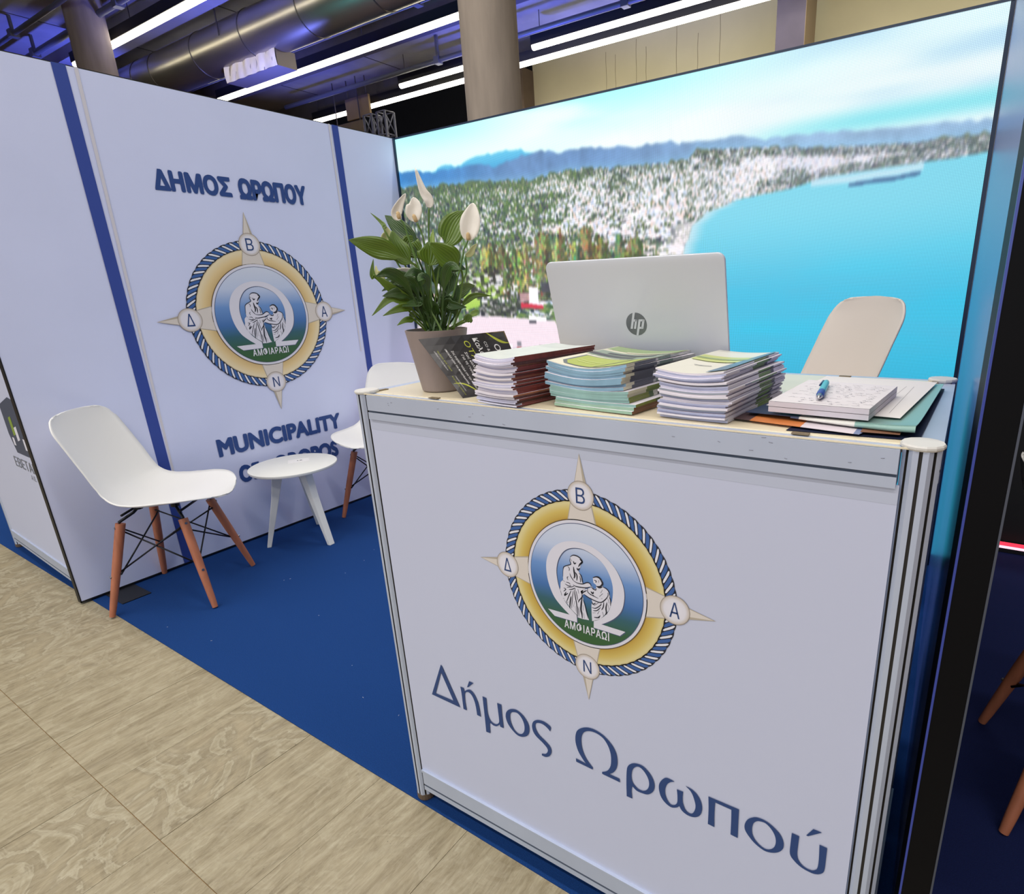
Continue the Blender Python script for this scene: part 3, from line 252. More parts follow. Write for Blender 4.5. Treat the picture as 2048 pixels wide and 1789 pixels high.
# ------------------------------------------------------------------ floor of stone tiles and carpets
def tile_material():
    mt = bpy.data.materials.new('veined_limestone'); mt.use_nodes = True; nt = mt.node_tree; b = nt.nodes['Principled BSDF']
    L = nt.links; N = nt.nodes.new
    geo = N('ShaderNodeNewGeometry'); oi = N('ShaderNodeObjectInfo')
    ofs = N('ShaderNodeVectorMath'); ofs.operation = 'SCALE'; ofs.inputs[0].default_value = (7.0, 13.0, 3.0); L.new(oi.outputs['Random'], ofs.inputs['Scale'])
    ad = N('ShaderNodeVectorMath'); ad.operation = 'ADD'; L.new(geo.outputs['Position'], ad.inputs[0]); L.new(ofs.outputs[0], ad.inputs[1])
    def noise(vec, sc, det, rough=0.6, dist=0.0):
        n = N('ShaderNodeTexNoise'); n.inputs['Scale'].default_value = sc; n.inputs['Detail'].default_value = det; n.inputs['Roughness'].default_value = rough
        n.inputs['Distortion'].default_value = dist; L.new(vec, n.inputs['Vector']); return n.outputs['Fac']
    rotm = N('ShaderNodeMapping'); rotm.inputs['Scale'].default_value = (1.0, 0.17, 1.0)
    rr = N('ShaderNodeMapRange'); rr.inputs['To Min'].default_value = -0.28; rr.inputs['To Max'].default_value = 0.22; L.new(oi.outputs['Random'], rr.inputs['Value'])
    cx = N('ShaderNodeCombineXYZ'); L.new(rr.outputs[0], cx.inputs[2]); L.new(cx.outputs[0], rotm.inputs['Rotation']); L.new(ad.outputs[0], rotm.inputs[0])
    streak = noise(rotm.outputs[0], 15, 12, 0.78, 1.5); streak2 = noise(rotm.outputs[0], 60, 10, 0.8, 0.9)
    cloud = noise(ad.outputs[0], 5.5, 6, 0.6, 1.6); fine = noise(ad.outputs[0], 90, 4)
    def ramp(fac, stops, k=0.765):
        r = N('ShaderNodeValToRGB')
        while len(r.color_ramp.elements) < len(stops): r.color_ramp.elements.new(0.5)
        for e, (p, c) in zip(r.color_ramp.elements, stops): e.position = p; e.color = (*lin([v_*k for v_ in c]), 1)
        L.new(fac, r.inputs[0]); return r.outputs[0]
    def mix(a, bb, f, mode='MIX'):
        m_ = N('ShaderNodeMix'); m_.data_type = 'RGBA'; m_.blend_type = mode
        if isinstance(f, float): m_.inputs[0].default_value = f
        else: L.new(f, m_.inputs[0])
        L.new(a, m_.inputs[6]); L.new(bb, m_.inputs[7]); return m_.outputs[2]
    c1 = ramp(streak, ((0.30, (112, 96, 68)), (0.41, (158, 142, 106)), (0.50, (192, 177, 140)), (0.58, (220, 208, 172)), (0.72, (168, 151, 114))))
    c2 = ramp(cloud, ((0.28, (132, 117, 90)), (0.42, (182, 167, 130)), (0.485, (222, 212, 180)), (0.515, (158, 143, 110)), (0.62, (200, 184, 146)), (0.8, (206, 184, 148))))
    s2 = ramp(streak2, ((0.36, (134, 118, 86)), (0.5, (196, 182, 146)), (0.62, (228, 216, 184))))
    blot = N('ShaderNodeMapRange'); blot.inputs['From Min'].default_value = 0.62; blot.inputs['From Max'].default_value = 0.72; blot.clamp = True
    L.new(oi.outputs['Random'], blot.inputs['Value'])
    fac = N('ShaderNodeMath'); fac.operation = 'MULTIPLY_ADD'; L.new(blot.outputs[0], fac.inputs[0]); fac.inputs[1].default_value = 0.6; fac.inputs[2].default_value = 0.3
    c = mix(c1, c2, fac.outputs[0]); c = mix(c, s2, 0.42)
    pits = ramp(fine, ((0.27, (95, 82, 62)), (0.31, (255, 255, 255))), 1.0)
    c = mix(c, pits, 0.5, 'MULTIPLY')
    L.new(c, b.inputs['Base Color']); nset(b, 'Roughness', 0.55)
    bp = N('ShaderNodeBump'); bp.inputs['Strength'].default_value = 0.25; bp.inputs['Distance'].default_value = 0.001
    L.new(streak2, bp.inputs['Height']); L.new(bp.outputs[0], b.inputs['Normal'])
    return mt
TILE = tile_material()
GROUT = mat('tan_grout', (158, 124, 82), 0.9, noise=0.2, nscale=30)
CONC = mat('grey_concrete', (138, 138, 146), 0.9, noise=0.16, nscale=1.3, bump=0.4, bscale=14)
fl = MB().box(-24, 14, -14, 24, -0.06, -0.0055, GROUT).build('floor'); tag(fl, 'beige veined limestone tile floor of the exhibition hall', kind='structure')
tm = bpy.data.meshes.new('tile')
def tile_mesh(sx, sy):
    mb = MB(); mb.box(0, sx, 0, sy, -0.010, 0); o = mb.build('tile', TILE, bevel=0.0004); me = o.data; bpy.data.objects.remove(o); return me
TX, TY = 0.3155, 0.631
tmesh = tile_mesh(TX-0.0012, TY-0.0016)
for i in range(-14, 12):
    for j in range(0, 5):
        o = bpy.data.objects.new('tile', tmesh); COL.objects.link(o); o.parent = fl
        o.location = (0.3285+i*TX, -0.733+0.0011+TY-(j+1)*TY, -0.003+rng.uniform(-0.0003, 0.0003))
def carpet_mat(name, c, k=0.22):
    mt = mat(name, c, 0.95, noise=k, nscale=420, bump=0.9, bscale=700, spec=0.15); return mt
CARP = carpet_mat('royal_blue_carpet', (22, 60, 118)); CARP2 = carpet_mat('shaded_blue_carpet', (20, 30, 72))  # second carpet: shade of the unlit neighbouring stand put into its colour
cpt = MB().prism([(-7, -0.226), (3.15, -0.3495), (3.15, 6.0), (-7, 6.0)], -0.0028, 0.0, CARP).build('booth_carpet'); tag(cpt, 'royal blue needle felt carpet laid over the stand area, straight front edge', 'carpet')
cp2 = MB().prism([(3.1515, -0.3495), (8, -0.408), (8, 6.0), (3.1515, 6.0)], -0.0028, 0.0, CARP2).build('booth_carpet'); tag(cp2, 'shade-darkened blue carpet of the neighbouring stand behind the black side panel', 'carpet')
# small lint specks lying on the carpet
LINT = mat('white_lint', (200, 205, 215), 0.9)
mb = MB()
for k in range(26):
    x, y = rng.uniform(0.5, 2.0), rng.uniform(-0.28, 0.9); a = rng.uniform(0, 3.1); L_ = rng.uniform(0.002, 0.006)
    mb.tube([(x, y, 0.0012), (x+L_*math.cos(a), y+L_*math.sin(a), 0.0014)], 0.0006, 5)
lt = mb.build('carpet_lint', LINT); tag(lt, 'tiny white lint specks scattered on the blue carpet', 'lint', kind='stuff')

# ------------------------------------------------------------------ hall shell
cl = MB().box(-24, 14, -12, 11.1, 6.4, 6.75, CONC).build('ceiling'); tag(cl, 'raw concrete hall ceiling lit blue by stage lights', kind='structure')
mb = MB()
for x in (-19.5, -16.2, -12.9, -9.6, -6.3, -3.0, 0.3, 3.6): mb.box(x, x+0.02, -12, 11.1, 6.392, 6.402)
for y in (-8, -4, 0, 4, 8): mb.box(-24, 14, y, y+0.02, 6.392, 6.402)
mb.build('board_joint', mat('dark_joint', (74, 74, 84), 0.9), cl)
BEAM = mat('dark_grey_beam', (84, 82, 88), 0.9, noise=0.15, nscale=2)  # plain dark grey for beams, hangers and rods
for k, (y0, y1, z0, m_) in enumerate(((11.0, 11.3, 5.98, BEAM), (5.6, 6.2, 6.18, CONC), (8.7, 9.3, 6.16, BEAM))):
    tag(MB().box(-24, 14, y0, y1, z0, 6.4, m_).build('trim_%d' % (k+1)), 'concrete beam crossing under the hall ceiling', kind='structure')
PLAS = mat('cream_plaster', (206, 196, 158), 0.85, noise=0.06, nscale=0.8)
fw = MB().box(-7.15, 14, 13.0, 13.3, 0, 10.5, PLAS).build('wall_back'); tag(fw, 'tall cream plaster end wall of the hall with thin vertical cracks', kind='structure')
CRK = mat('crack_brown', (150, 136, 106), 0.9)
mb = MB()
for px_x, z0, z1 in ((-5.0, 4.9, 6.4), (-4.75, 5.1, 6.3), (-4.2, 5.0, 6.5), (-3.95, 5.0, 6.3), (-3.2, 5.1, 6.6), (-2.7, 5.2, 6.3), (-2.2, 5.2, 6.7)):
    pts = [(px_x+0.006*math.sin(k*1.7+px_x*9), 12.998, z0+(z1-z0)*k/8) for k in range(9)]
    mb.tube(pts, 0.005, 4)
mb.build('wall_crack', CRK, fw)
for n, (x0, x1, y0, y1, z0, z1, mm, lb) in enumerate((
    (-24, -7.1, 14.0, 14.2, 0, 10.5, mat('black_drape', (13, 15, 20), 0.9, noise=0.4, nscale=6, stretch=(6, 6, 0.4)), 'black drape wall closing the far left side of the hall'),
    (-24.2, -24, -12, 14.2, 0, 6.4, mat('dark_wall', (30, 31, 38), 0.9), 'dark left end wall of the hall'),
    (14, 14.2, -14, 13.3, 0, 6.4, mat('beige_wall', (150, 140, 118), 0.9), 'beige right end wall of the hall'),)):
    o = MB().box(x0, x1, y0, y1, z0, z1, mm).build('wall_%s' % ('rear', 'left', 'right')[n]); tag(o, lb, kind='structure')
# columns
CCOL = mat('cast_concrete_column', (152, 140, 126), 0.85, noise=0.13, nscale=2.0, bump=0.3, bscale=25, stretch=(5, 5, 0.8))
def column(x, y, r, lb):
    t = empty('column', (x, y, 0)); tag(t, lb, 'column', 'round concrete hall columns')
    MB().lathe([(r, 0), (r, 6.4)], 40, CCOL).build('shaft', None, t, smooth=True, autosmooth=True)
    MB().lathe([(r+0.001, 2.6), (r+0.004, 2.604), (r+0.001, 2.608)], 40, CCOL).build('casting_seam', None, t)
    return t
column(-1.60, 4.62, 0.30, 'round raw concrete column behind the LED screen, middle of the picture')
column(-11.02, 4.88, 0.30, 'round raw concrete column rising behind the white banner wall at far left')
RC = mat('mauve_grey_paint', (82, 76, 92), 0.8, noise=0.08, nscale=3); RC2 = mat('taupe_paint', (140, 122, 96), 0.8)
t = empty('square_pillar', (-0.335, 11.9, 0)); tag(t, 'square mauve grey pillar in front of the cream end wall', 'pillar')
MB().box(-0.255, 0.255, -0.37, 0.37, 0, 10, RC).build('pillar_shaft', None, t)
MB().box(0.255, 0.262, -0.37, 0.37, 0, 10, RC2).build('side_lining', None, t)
t = empty('square_pillar', (-7.38, 12.8, 0)); tag(t, 'brown square pillar at the left end of the cream wall, beside the round column', 'pillar')
MB().box(-0.24, 0.24, -0.25, 0.25, 0, 6.4, mat('umber_paint', (104, 88, 72), 0.8, noise=0.1, nscale=3)).build('pillar_shaft', None, t)
# beige boards and equipment hanging in the dark far left
def hang_board(x0, x1, z0, z1, y, c, lb):
    o = empty('hanging_board', ((x0+x1)/2, y, z0)); tag(o, lb, 'board')
    h = (x1-x0)/2
    MB().box(-h, h, -0.03, 0.03, 0, z1-z0, mat('board_%d' % c[0], c, 0.8, noise=0.1, nscale=2)).build('panel', None, o)
    for s in (-1, 1): MB().box(s*h*0.8-0.01, s*h*0.8+0.01, -0.01, 0.01, z1-z0, 6.4-z0).build('hanger', BEAM, o)
hang_board(-11.45, -10.55, 5.50, 5.98, 10.6, (140, 118, 84), 'beige board hung high in the dark far left of the hall')
hang_board(-11.9, -10.75, 4.8, 5.42, 10.5, (112, 96, 72), 'darker tan board below the beige one, far left of the hall')
def truss(x, y, lb):
    t = empty('truss_tower', (x, y, 0)); tag(t, lb, 'truss', 'lighting truss towers behind the banner wall')
    AL = mat('dull_aluminium', (126, 128, 140), 0.5, 0.6); a = 0.14; H = 5.34
    for sx in (-a, a):
        for sy in (-a, a): MB().tube([(sx, sy, 0), (sx, sy, H)], 0.028, 8, AL).build('upright', None, t, smooth=True)
    mb = MB()
    for k in range(10):
        z = 0.5*k+0.34
        for p, q in (((-a, -a), (a, -a)), ((a, -a), (a, a)), ((a, a), (-a, a)), ((-a, a), (-a, -a))):
            mb.tube([(p[0], p[1], z), (q[0], q[1], z+0.5)], 0.014, 6); mb.tube([(p[0], p[1], z+0.5), (q[0], q[1], z+0.5)], 0.016, 6)
    mb.build('lattice', AL, t, smooth=True)
truss(-10.06, 10.2, 'lighting truss tower, the left one of the pair above the banner wall')
truss(-9.58, 10.2, 'lighting truss tower, the right one of the pair above the banner wall')
# linear tube lights
HOUS = mat('black_light_housing', (20, 20, 22), 0.6)
TUBE = mat('lit_tube', (255, 250, 235), 0.5, emit=(255, 247, 228), estr=9.0)
def tube_light(x0, x1, y, z, lb, dia=0.058):
    t = empty('linear_light', ((x0+x1)/2, y, z)); h = (x1-x0)/2; tag(t, lb, 'ceiling light', 'long linear lights under the hall ceiling')
    MB().box(-h, h, -0.06, 0.06, 0.03, 0.20, HOUS).build('housing', None, t)
    MB().tube([(-h+0.02, 0, 0.0), (h-0.02, 0, 0.0)], dia, 12, TUBE).build('diffuser_tube', None, t, smooth=True)
    k = max(2, int(h*2/2.4))
    for i in range(k+1):
        x = -h+0.2+(2*h-0.4)*i/k; MB().tube([(x, 0, 0.2), (x, 0, 6.4-z)], 0.008, 6).build('suspension_rod', BEAM, t)
tube_light(-13.0, -3.0, 5.33, 5.8, 'warm linear light at upper left, running behind the left round column', 0.055)
tube_light(-13.2, -5.0, 8.27, 5.8, 'linear light above the banner wall, ending at the middle round column')
tube_light(-9.0, -6.4, 10.24, 5.8, 'short linear light just left of the middle column')
tube_light(-5.12, 1.5, 10.24, 5.8, 'upper one of the two linear lights right of the middle column')
tube_light(-13.2, 4.5, 10.86, 5.8, 'longest linear light, passing low behind the middle column')
# spiral seam ventilation duct
GALV = mat('galvanised_steel', (176, 170, 150), 0.33, 0.92, noise=0.14, nscale=1.6, stretch=(0.35, 2, 2), bump=0.25, bscale=6)
t = empty('ventilation_duct', (-7.5, 6.66, 5.80)); tag(t, 'round galvanised ventilation duct running along the ceiling', 'duct')
MB().tube([(-9, 0, 0), (7.0, 0, 0)], 0.395, 48, GALV).build('duct_pipe', None, t, smooth=True, autosmooth=True)
BAND = mat('duct_band', (120, 116, 104), 0.4, 0.9)
for x in (-7.6, -6.2, -5.4, -4.6, -2.9, -1.2, 0.5, 2.2, 3.9):
    mb = MB(); mb.lathe([(0.394, -0.012), (0.405, -0.010), (0.405, 0.010), (0.394, 0.012)], 40, closed=True)
    mb.build('duct_joint', BAND, t, rot=(0, math.pi/2, 0), loc=(x, 0, 0))
for x in (-6.0, -1.8, 2.4):
    [MB().box(-0.01, 0.01, y-0.01, y+0.01, 0, 0.6).build('duct_hanger', BAND, t, loc=(x, 0, 0)) for y in (-0.40, 0.40)]
DUCT = t
BXM = mat('cream_sheet_metal', (244, 232, 190), 0.5, 0.0, noise=0.12, nscale=4)
abx = MB().box(-0.84, 0.84, -0.02, 0.36, 0, 0.27, mat('grey_sheet_metal', (150, 142, 128), 0.5, 0.5)).build('air_outlet_box', None, DUCT, loc=(-1.43, -0.11, -0.63)); tag(abx, 'cream sheet metal air outlet box')
mb = MB(); n = 24
vs = []; 
for i in range(n+1):
    x = -0.84+1.68*i/n; vs += [(x, -0.03-0.012*math.sin(i*1.3), 0.0), (x, -0.035-0.02*math.sin(i*1.9+1), 0.13), (x, -0.03-0.012*math.cos(i*1.1), 0.27)]
fs = []
for i in range(n):
    for j in (0, 1): fs.append((3*i+j, 3*i+3+j, 3*i+4+j, 3*i+1+j))
mb.add(vs, fs); mb.build('front_plate', BXM, abx, smooth=True)
# conduits and cable trays
STE = mat('grey_conduit', (112, 116, 128), 0.5, 0.4)
def conduit(x0, x1, y, z, r, lb, hang):
    t = empty('ceiling_pipe', ((x0+x1)/2, y, z)); h = (x1-x0)/2; tag(t, lb, 'pipe', 'steel pipes hung under the ceiling')
    MB().tube([(-h, 0, 0), (h, 0, 0)], r, 12, STE).build('pipe', None, t, smooth=True)
    for x in hang:
        mb = MB(); mb.box(x-0.035, x+0.035, -0.02, 0.02, r, 6.4-z); mb.box(x-0.07, x+0.07, -0.07, 0.07, -r-0.02, r+0.02)
        mb.build('pipe_hanger', STE, t)
conduit(-13, 5, 9.9, 5.93, 0.05, 'steel pipe with hangers passing behind the middle column', (-3.4, 1.2, 4.1))
conduit(-18, -4, 5.0, 6.08, 0.055, 'steel pipe at far upper left beside the left round column', (-2.8, 1.0, 4.5))
conduit(-18, -6, 4.45, 6.1, 0.04, 'thin steel pipe at the extreme upper left corner', (-1.0, 3.0))
conduit(-13, -3, 7.55, 5.82, 0.02, 'thin light conduit running between the duct and the second light', (-1.5, 2.5))

# ------------------------------------------------------------------ LED video wall
NX, NZ = 768, 512; LX0, LX1, LZ0, LZ1 = 0.012, 3.062, 0.055, 2.103
def vnoise(sx, sz, seed):
    g = np.random.default_rng(seed).random((sz+2, sx+2)); xs = np.linspace(0, sx, NX, endpoint=False); zs = np.linspace(0, sz, NZ, endpoint=False)
    xi = xs.astype(int); zi = zs.astype(int); fx = xs-xi; fz = zs-zi; fx = fx*fx*(3-2*fx); fz = fz*fz*(3-2*fz)
    a = g[zi][:, xi]; b = g[zi][:, xi+1]; c = g[zi+1][:, xi]; d = g[zi+1][:, xi+1]
    return (a*(1-fx)+b*fx)*(1-fz)[:, None]+(c*(1-fx)+d*fx)*fz[:, None]
def fbm(sx, sz, seed, o=4):
    s = 0; k = 0
    for i in range(o): s = s+vnoise(sx*2**i, sz*2**i, seed+i)*0.5**i; k += 0.5**i
    return s/k
XS = np.linspace(LX0, LX1, NX); ZS = np.linspace(LZ0, LZ1, NZ); X, Z = np.meshgrid(XS, ZS)
def line(pl):
    p = sorted(pl); return np.interp(XS, [q[0] for q in p], [q[1] for q in p])[None, :]
def lerp(a, b, t): return np.asarray(a, float)*(1-t[..., None])+np.asarray(b, float)*t[..., None]
def sst(a, b, x): t = np.clip((x-a)/(b-a), 0, 1); return t*t*(3-2*t)
n1 = fbm(4, 6, 1); n2 = fbm(10, 30, 20); n3 = fbm(60, 30, 40)
img = lerp((172, 250, 252), (222, 255, 252), sst(2.11, 1.93, Z+0.10*(n1-0.5)))
img = lerp(img, (246, 252, 255), 0.75*sst(0.45, 0.62, fbm(3, 9, 60)+0.12*np.sin(X*2.2))*sst(0.3, 1.2, X))
img = lerp(img, (222, 240, 246), sst(1.5, 2.7, X)*0.85)
img = lerp(img, (160, 200, 232), sst(0.5, 0.70, fbm(2, 9, 91))*sst(2.0, 2.7, X)*0.7)
img = lerp(img, (120, 215, 228), sst(0.07, 0.0, np.abs(Z-1.815-0.02*(X-2.7)))*sst(1.9, 2.7, X)*0.85)
jag = 0.012*(vnoise(90, 2, 5)[0:1]-0.5)
def below(pl, soft=0.006, j=0.0): h = line(pl)+j*(vnoise(120, 2, 9)[0:1]-0.5); return sst(soft, -soft, Z-h)
m_ = below(D['FAR'], 0.006, 0.012)*(X < 1.25); img = lerp(img, lerp((98, 196, 232), (70, 165, 215), sst(1.95, 1.85, Z)+0*X), m_)
hazy = sst(1.2, 2.6, X)
m_ = below(D['NEAR'], 0.008, 0.012); mc = lerp(lerp((62, 138, 208), (105, 145, 195), sst(0.2, 1.0, X)), (150, 185, 220), hazy)
mc = mc*(0.9+0.25*(n3[..., None]-0.3)); mc = lerp(mc, (140, 200, 235), 0.5*sst(0.05, -0.02, Z-line(D['TREE']))); img = lerp(img, mc, m_)
# land: mix of trees and buildings, built from many small stamps
tl = line(D['TREE'])[0]; sh = line(sorted([p for p in D['SHORE'] if p[0] > 1.9 and p[1] > 1.22]))[0]
land = below(D['TREE'], 0.004, 0.03)
g = fbm(40, 60, 120); gr = lerp((52, 78, 62), (120, 140, 95), g); gr = lerp(gr, (150, 150, 165), 0.35*sst(1.0, 2.4, X)); img = lerp(img, gr, land)
def stamp(cx, cz, w_, h_, c, a=0.9):
    i0 = int((cx-w_/2-LX0)/(LX1-LX0)*NX); i1 = max(i0+1, int((cx+w_/2-LX0)/(LX1-LX0)*NX)); j0 = int((cz-h_/2-LZ0)/(LZ1-LZ0)*NZ); j1 = max(j0+1, int((cz+h_/2-LZ0)/(LZ1-LZ0)*NZ))
    i0 = max(i0, 0); j0 = max(j0, 0)
    if i1 <= i0 or j1 <= j0 or i0 >= NX or j0 >= NZ: return
    img[j0:j1, i0:i1] = img[j0:j1, i0:i1]*(1-a)+np.array(c)*a
R2 = np.random.default_rng(11)
DARK = [(52, 72, 74), (76, 98, 84), (92, 110, 84), (62, 66, 84), (110, 100, 98), (44, 56, 66), (120, 132, 100), (90, 122, 98)]
WHT = [(252, 250, 255), (244, 232, 240), (236, 240, 255), (255, 255, 255), (228, 214, 220), (214, 222, 240), (240, 214, 205), (190, 205, 232)]
tops = []; CN = fbm(26, 60, 500, 3)
for k in range(26000):
    x = R2.uniform(LX0, LX1); xt = np.interp(x, XS, tl); xb = 0.05 if x < 1.93 else np.interp(x, XS, sh)
    d = R2.random()**1.25; z = xt-(xt-xb)*d if x > 1.93 else xt-(xt-0.95)*d
    tops.append((x, z, xt))
tops.sort(key=lambda q: -q[1])
for x, z, xt in tops:
    dep = (xt-z); sc = 0.42+dep*2.0 if x < 1.9 else 0.45
    w_ = R2.uniform(0.008, 0.020)*sc; h_ = R2.uniform(0.010, 0.026)*sc
    city = math.exp(-((x-1.75)/0.7)**2)*math.exp(-((z-1.62)/0.12)**2)*1.35+0.34+0.15*(x > 2.0)
    city += 0.30*sst(0.95, 1.45, np.float64(x))*(z > 1.5)*(x < 2.2)-0.16*(x < 0.95)
    if dep < 0.03: city *= 0.3
    if x < 0.75 and z > 1.68: city *= 0.75
    if 0.75 < x < 1.25 and 1.55 < z < 1.7: city *= 0.35
    if x > 1.93 and z < np.interp(x, XS, sh)+0.035: city *= 0.35
    if 1.25 < x < 1.95 and z < 1.5: city = 0.62
    i_, j_ = min(NX-1, int((x-LX0)/(LX1-LX0)*NX)), min(NZ-1, max(0, int((z-LZ0)/(LZ1-LZ0)*NZ))); city *= 0.35+1.35*sst(0.34, 0.62, CN[j_, i_])
    c = WHT[R2.integers(8)] if R2.random() < city else DARK[R2.integers(8)]
    if c in DARK and 0.3 < x < 1.3 and R2.random() < 0.4: c = [(92, 128, 66), (118, 146, 72), (74, 110, 62)][R2.integers(3)]
    if x > 2.3: c = tuple(v*0.78+(170, 178, 205)[i]*0.22 for i, v in enumerate(c))
    stamp(x, z, w_, h_, c, 0.9)
# lower left foreground of the picture
def inside(poly):
    res = np.zeros(X.shape, bool); n = len(poly)
    for i in range(n):
        x1, y1 = poly[i]; x2, y2 = poly[(i+1) % n]
        if y1 == y2: continue
        res ^= ((y1 > Z) != (y2 > Z)) & (X < (x2-x1)*(Z-y1)/(y2-y1)+x1)
    return res
low = sst(1.06, 0.98, Z+0.03*(n3-0.5))*(X < 2.1); img = lerp(img, lerp((238, 222, 232), (214, 200, 214), n2), low)
pv = inside(D['PTS']['pave']); img[pv] = (240, 222, 232); img[pv] += (rng.random((pv.sum(), 1))-0.5)*12
fd = inside(D['PTS']['field']); fc = lerp((140, 186, 62), (196, 224, 110), fbm(14, 20, 200)); img[fd] = fc[fd]
hd = inside(D['PTS']['hedge'])
def cluster(poly, num, cols, wr, hr, seed):
    q = np.random.default_rng(seed); xs = [p[0] for p in poly]; zs = [p[1] for p in poly]; msk = inside(poly)
    c_ = []
    for k in range(num):
        x = q.uniform(min(xs), max(xs)); z = q.uniform(min(zs), max(zs)); i = min(NX-1, max(0, int((x-LX0)/(LX1-LX0)*NX))); j = min(NZ-1, max(0, int((z-LZ0)/(LZ1-LZ0)*NZ)))
        if msk[j, i]: c_.append((z, x))
    for z, x in sorted(c_, reverse=True): stamp(x, z, q.uniform(*wr), q.uniform(*hr), cols[q.integers(len(cols))], 0.85)
cluster(D['PTS']['hedge'], 500, [(54, 60, 50), (70, 84, 56), (90, 92, 84), (44, 48, 52), (190, 186, 190)], (0.015, 0.03), (0.01, 0.03), 5)
q_ = np.random.default_rng(77); hs = sorted([(q_.uniform(1.16, 1.60), q_.uniform(0.15, 1.93)) for _ in range(210)], reverse=True)
for z, x in hs:
    k_s = 0.35+1.5*(1.62-z); w_ = q_.uniform(0.03, 0.07)*k_s; h_ = q_.uniform(0.018, 0.034)*k_s
    stamp(x+w_*0.25, z-h_*0.55, w_*1.1, h_*0.8, (64, 70, 72), 0.8); stamp(x, z, w_, h_, [(250, 246, 250), (236, 228, 236), (255, 255, 255), (224, 226, 240)][q_.integers(4)], 0.95)
    if q_.random() < 0.45: stamp(x, z+h_*0.45, w_, h_*0.4, [(226, 176, 150), (206, 150, 130), (236, 214, 196), (190, 190, 205)][q_.integers(4)], 0.9)
    for k in range(3): stamp(x+q_.uniform(-1, 1)*w_, z+q_.uniform(-1, 0.6)*h_, 0.014*k_s, 0.034*k_s, [(70, 96, 58), (96, 122, 66), (52, 72, 56), (116, 132, 76)][q_.integers(4)], 0.85)
q_ = np.random.default_rng(31); POP = [(168, 172, 84), (196, 192, 96), (120, 132, 62), (128, 112, 78), (84, 80, 62), (62, 98, 82), (150, 146, 92), (190, 190, 120), (100, 124, 76)]
trees = []
for k in range(40):
    x = q_.uniform(0.62, 1.70); top = 1.50-0.10*abs(x-1.2)+q_.uniform(-0.07, 0.03); trees.append((x, top, q_.uniform(0.10, 0.26) if x > 0.78 else q_.uniform(0.06, 0.12)))
trees.sort(key=lambda t_: t_[1]-t_[2], reverse=True)
for x, top, hh in trees:
    w_ = hh*0.40; base_ = POP[q_.integers(len(POP))]
    for k in range(110):
        v_ = q_.random(); dx = q_.normal()*w_*0.36*math.sin(math.pi*(0.12+0.86*v_))**0.6; lit = 1.15 if dx < 0 else 0.68; c_ = tuple(min(255, (0.6*base_[i]+0.4*POP[q_.integers(len(POP))][i])*lit*q_.uniform(0.8, 1.15)) for i in range(3))
        stamp(x+dx, top-hh*(1-v_), q_.uniform(0.008, 0.016), q_.uniform(0.012, 0.034), c_, 0.8)
    stamp(x+w_*0.5, top-hh-0.006, w_*1.8, 0.014, (62, 62, 56), 0.6)
cluster([(0.4, 1.3), (0.72, 1.36), (0.75, 1.2), (0.5, 1.17)], 160, [(60, 66, 48), (48, 46, 44), (120, 150, 60), (230, 225, 232)], (0.012, 0.04), (0.012, 0.04), 8)
for key, c in (('bld', (250, 246, 252)), ('red', (206, 52, 72)), ('van', (252, 250, 252))):
    img[inside(D['PTS'][key])] = c
bx, bz = D['PTS']['van'][3]; stamp(bx+0.03, bz-0.004, 0.05, 0.018, (60, 60, 70)); bx, bz = D['PTS']['red'][0]; stamp(bx+0.03, bz+0.03, 0.07, 0.05, (226, 170, 180), 0.7); stamp(bx+0.2, bz+0.08, 0.10, 0.05, (70, 72, 84))
q_ = np.random.default_rng(91)
for k in range(150): x, z = q_.uniform(0.02, 1.6), q_.uniform(0.10, 0.92); stamp(x, z, q_.uniform(0.02, 0.05), q_.uniform(0.012, 0.03), [(70, 78, 66), (96, 112, 74), (250, 250, 252), (120, 120, 130), (180, 84, 84), (84, 100, 84)][q_.integers(6)], 0.85)
for z in (0.86, 0.55, 0.25): stamp(0.8, z, 1.6, 0.012, (190, 180, 190), 0.8)
# beach and sea
pts = sorted(D['SHORE'], key=lambda p: -p[1]); zz = [p[1] for p in pts][::-1]; xx = [p[0] for p in pts][::-1]
zz = [-1, 1.0]+[z for z in zz if z > 1.03]; xx = [1.72, 1.88]+[x for x, z in zip([p[0] for p in pts][::-1], [p[1] for p in pts][::-1]) if z > 1.03]
sx = np.interp(ZS, zz, xx)[:, None]+0.012*(vnoise(3, 90, 77)[:, 0:1]-0.5)
shz = line(sorted([p for p in D['SHORE'] if p[1] > 1.22 and p[0] > 1.93]))
seam = sst(0.0, 0.012, X-sx)*sst(0.004, -0.004, Z-shz)
beach = sst(-0.16, -0.02, X-sx)*(Z < 1.50)*(1-seam)*(X > 1.5); img = lerp(img, (250, 240, 246), beach*0.72)
sea = lerp((50, 190, 226), (72, 180, 214), fbm(8, 30, 300)); sea = lerp(sea, (128, 208, 228), sst(1.1, 1.55, Z)*0.9+0*X)
sea = lerp(sea, (44, 160, 196), sst(1.1, 0.5, Z)*0.9+0*X); sea = lerp(sea, (210, 226, 236), sst(0.09, 0.0, X-sx)*0.75*(Z < 1.56))
img = lerp(img, sea, seam)
bk = np.interp(XS, *zip(*sorted(D['BRK'])))[None, :]
img = lerp(img, (60, 96, 140), (np.abs(Z-bk) < 0.007)*((X > 2.60) & (X < 2.855))*0.9)
img = lerp(img, (214, 226, 240), (sst(0.0, 0.02, Z-bk)*sst(0.055, 0.02, Z-bk))*((X > 2.45) & (X < 2.86))*0.7)
img = np.clip(img, 0, 255)
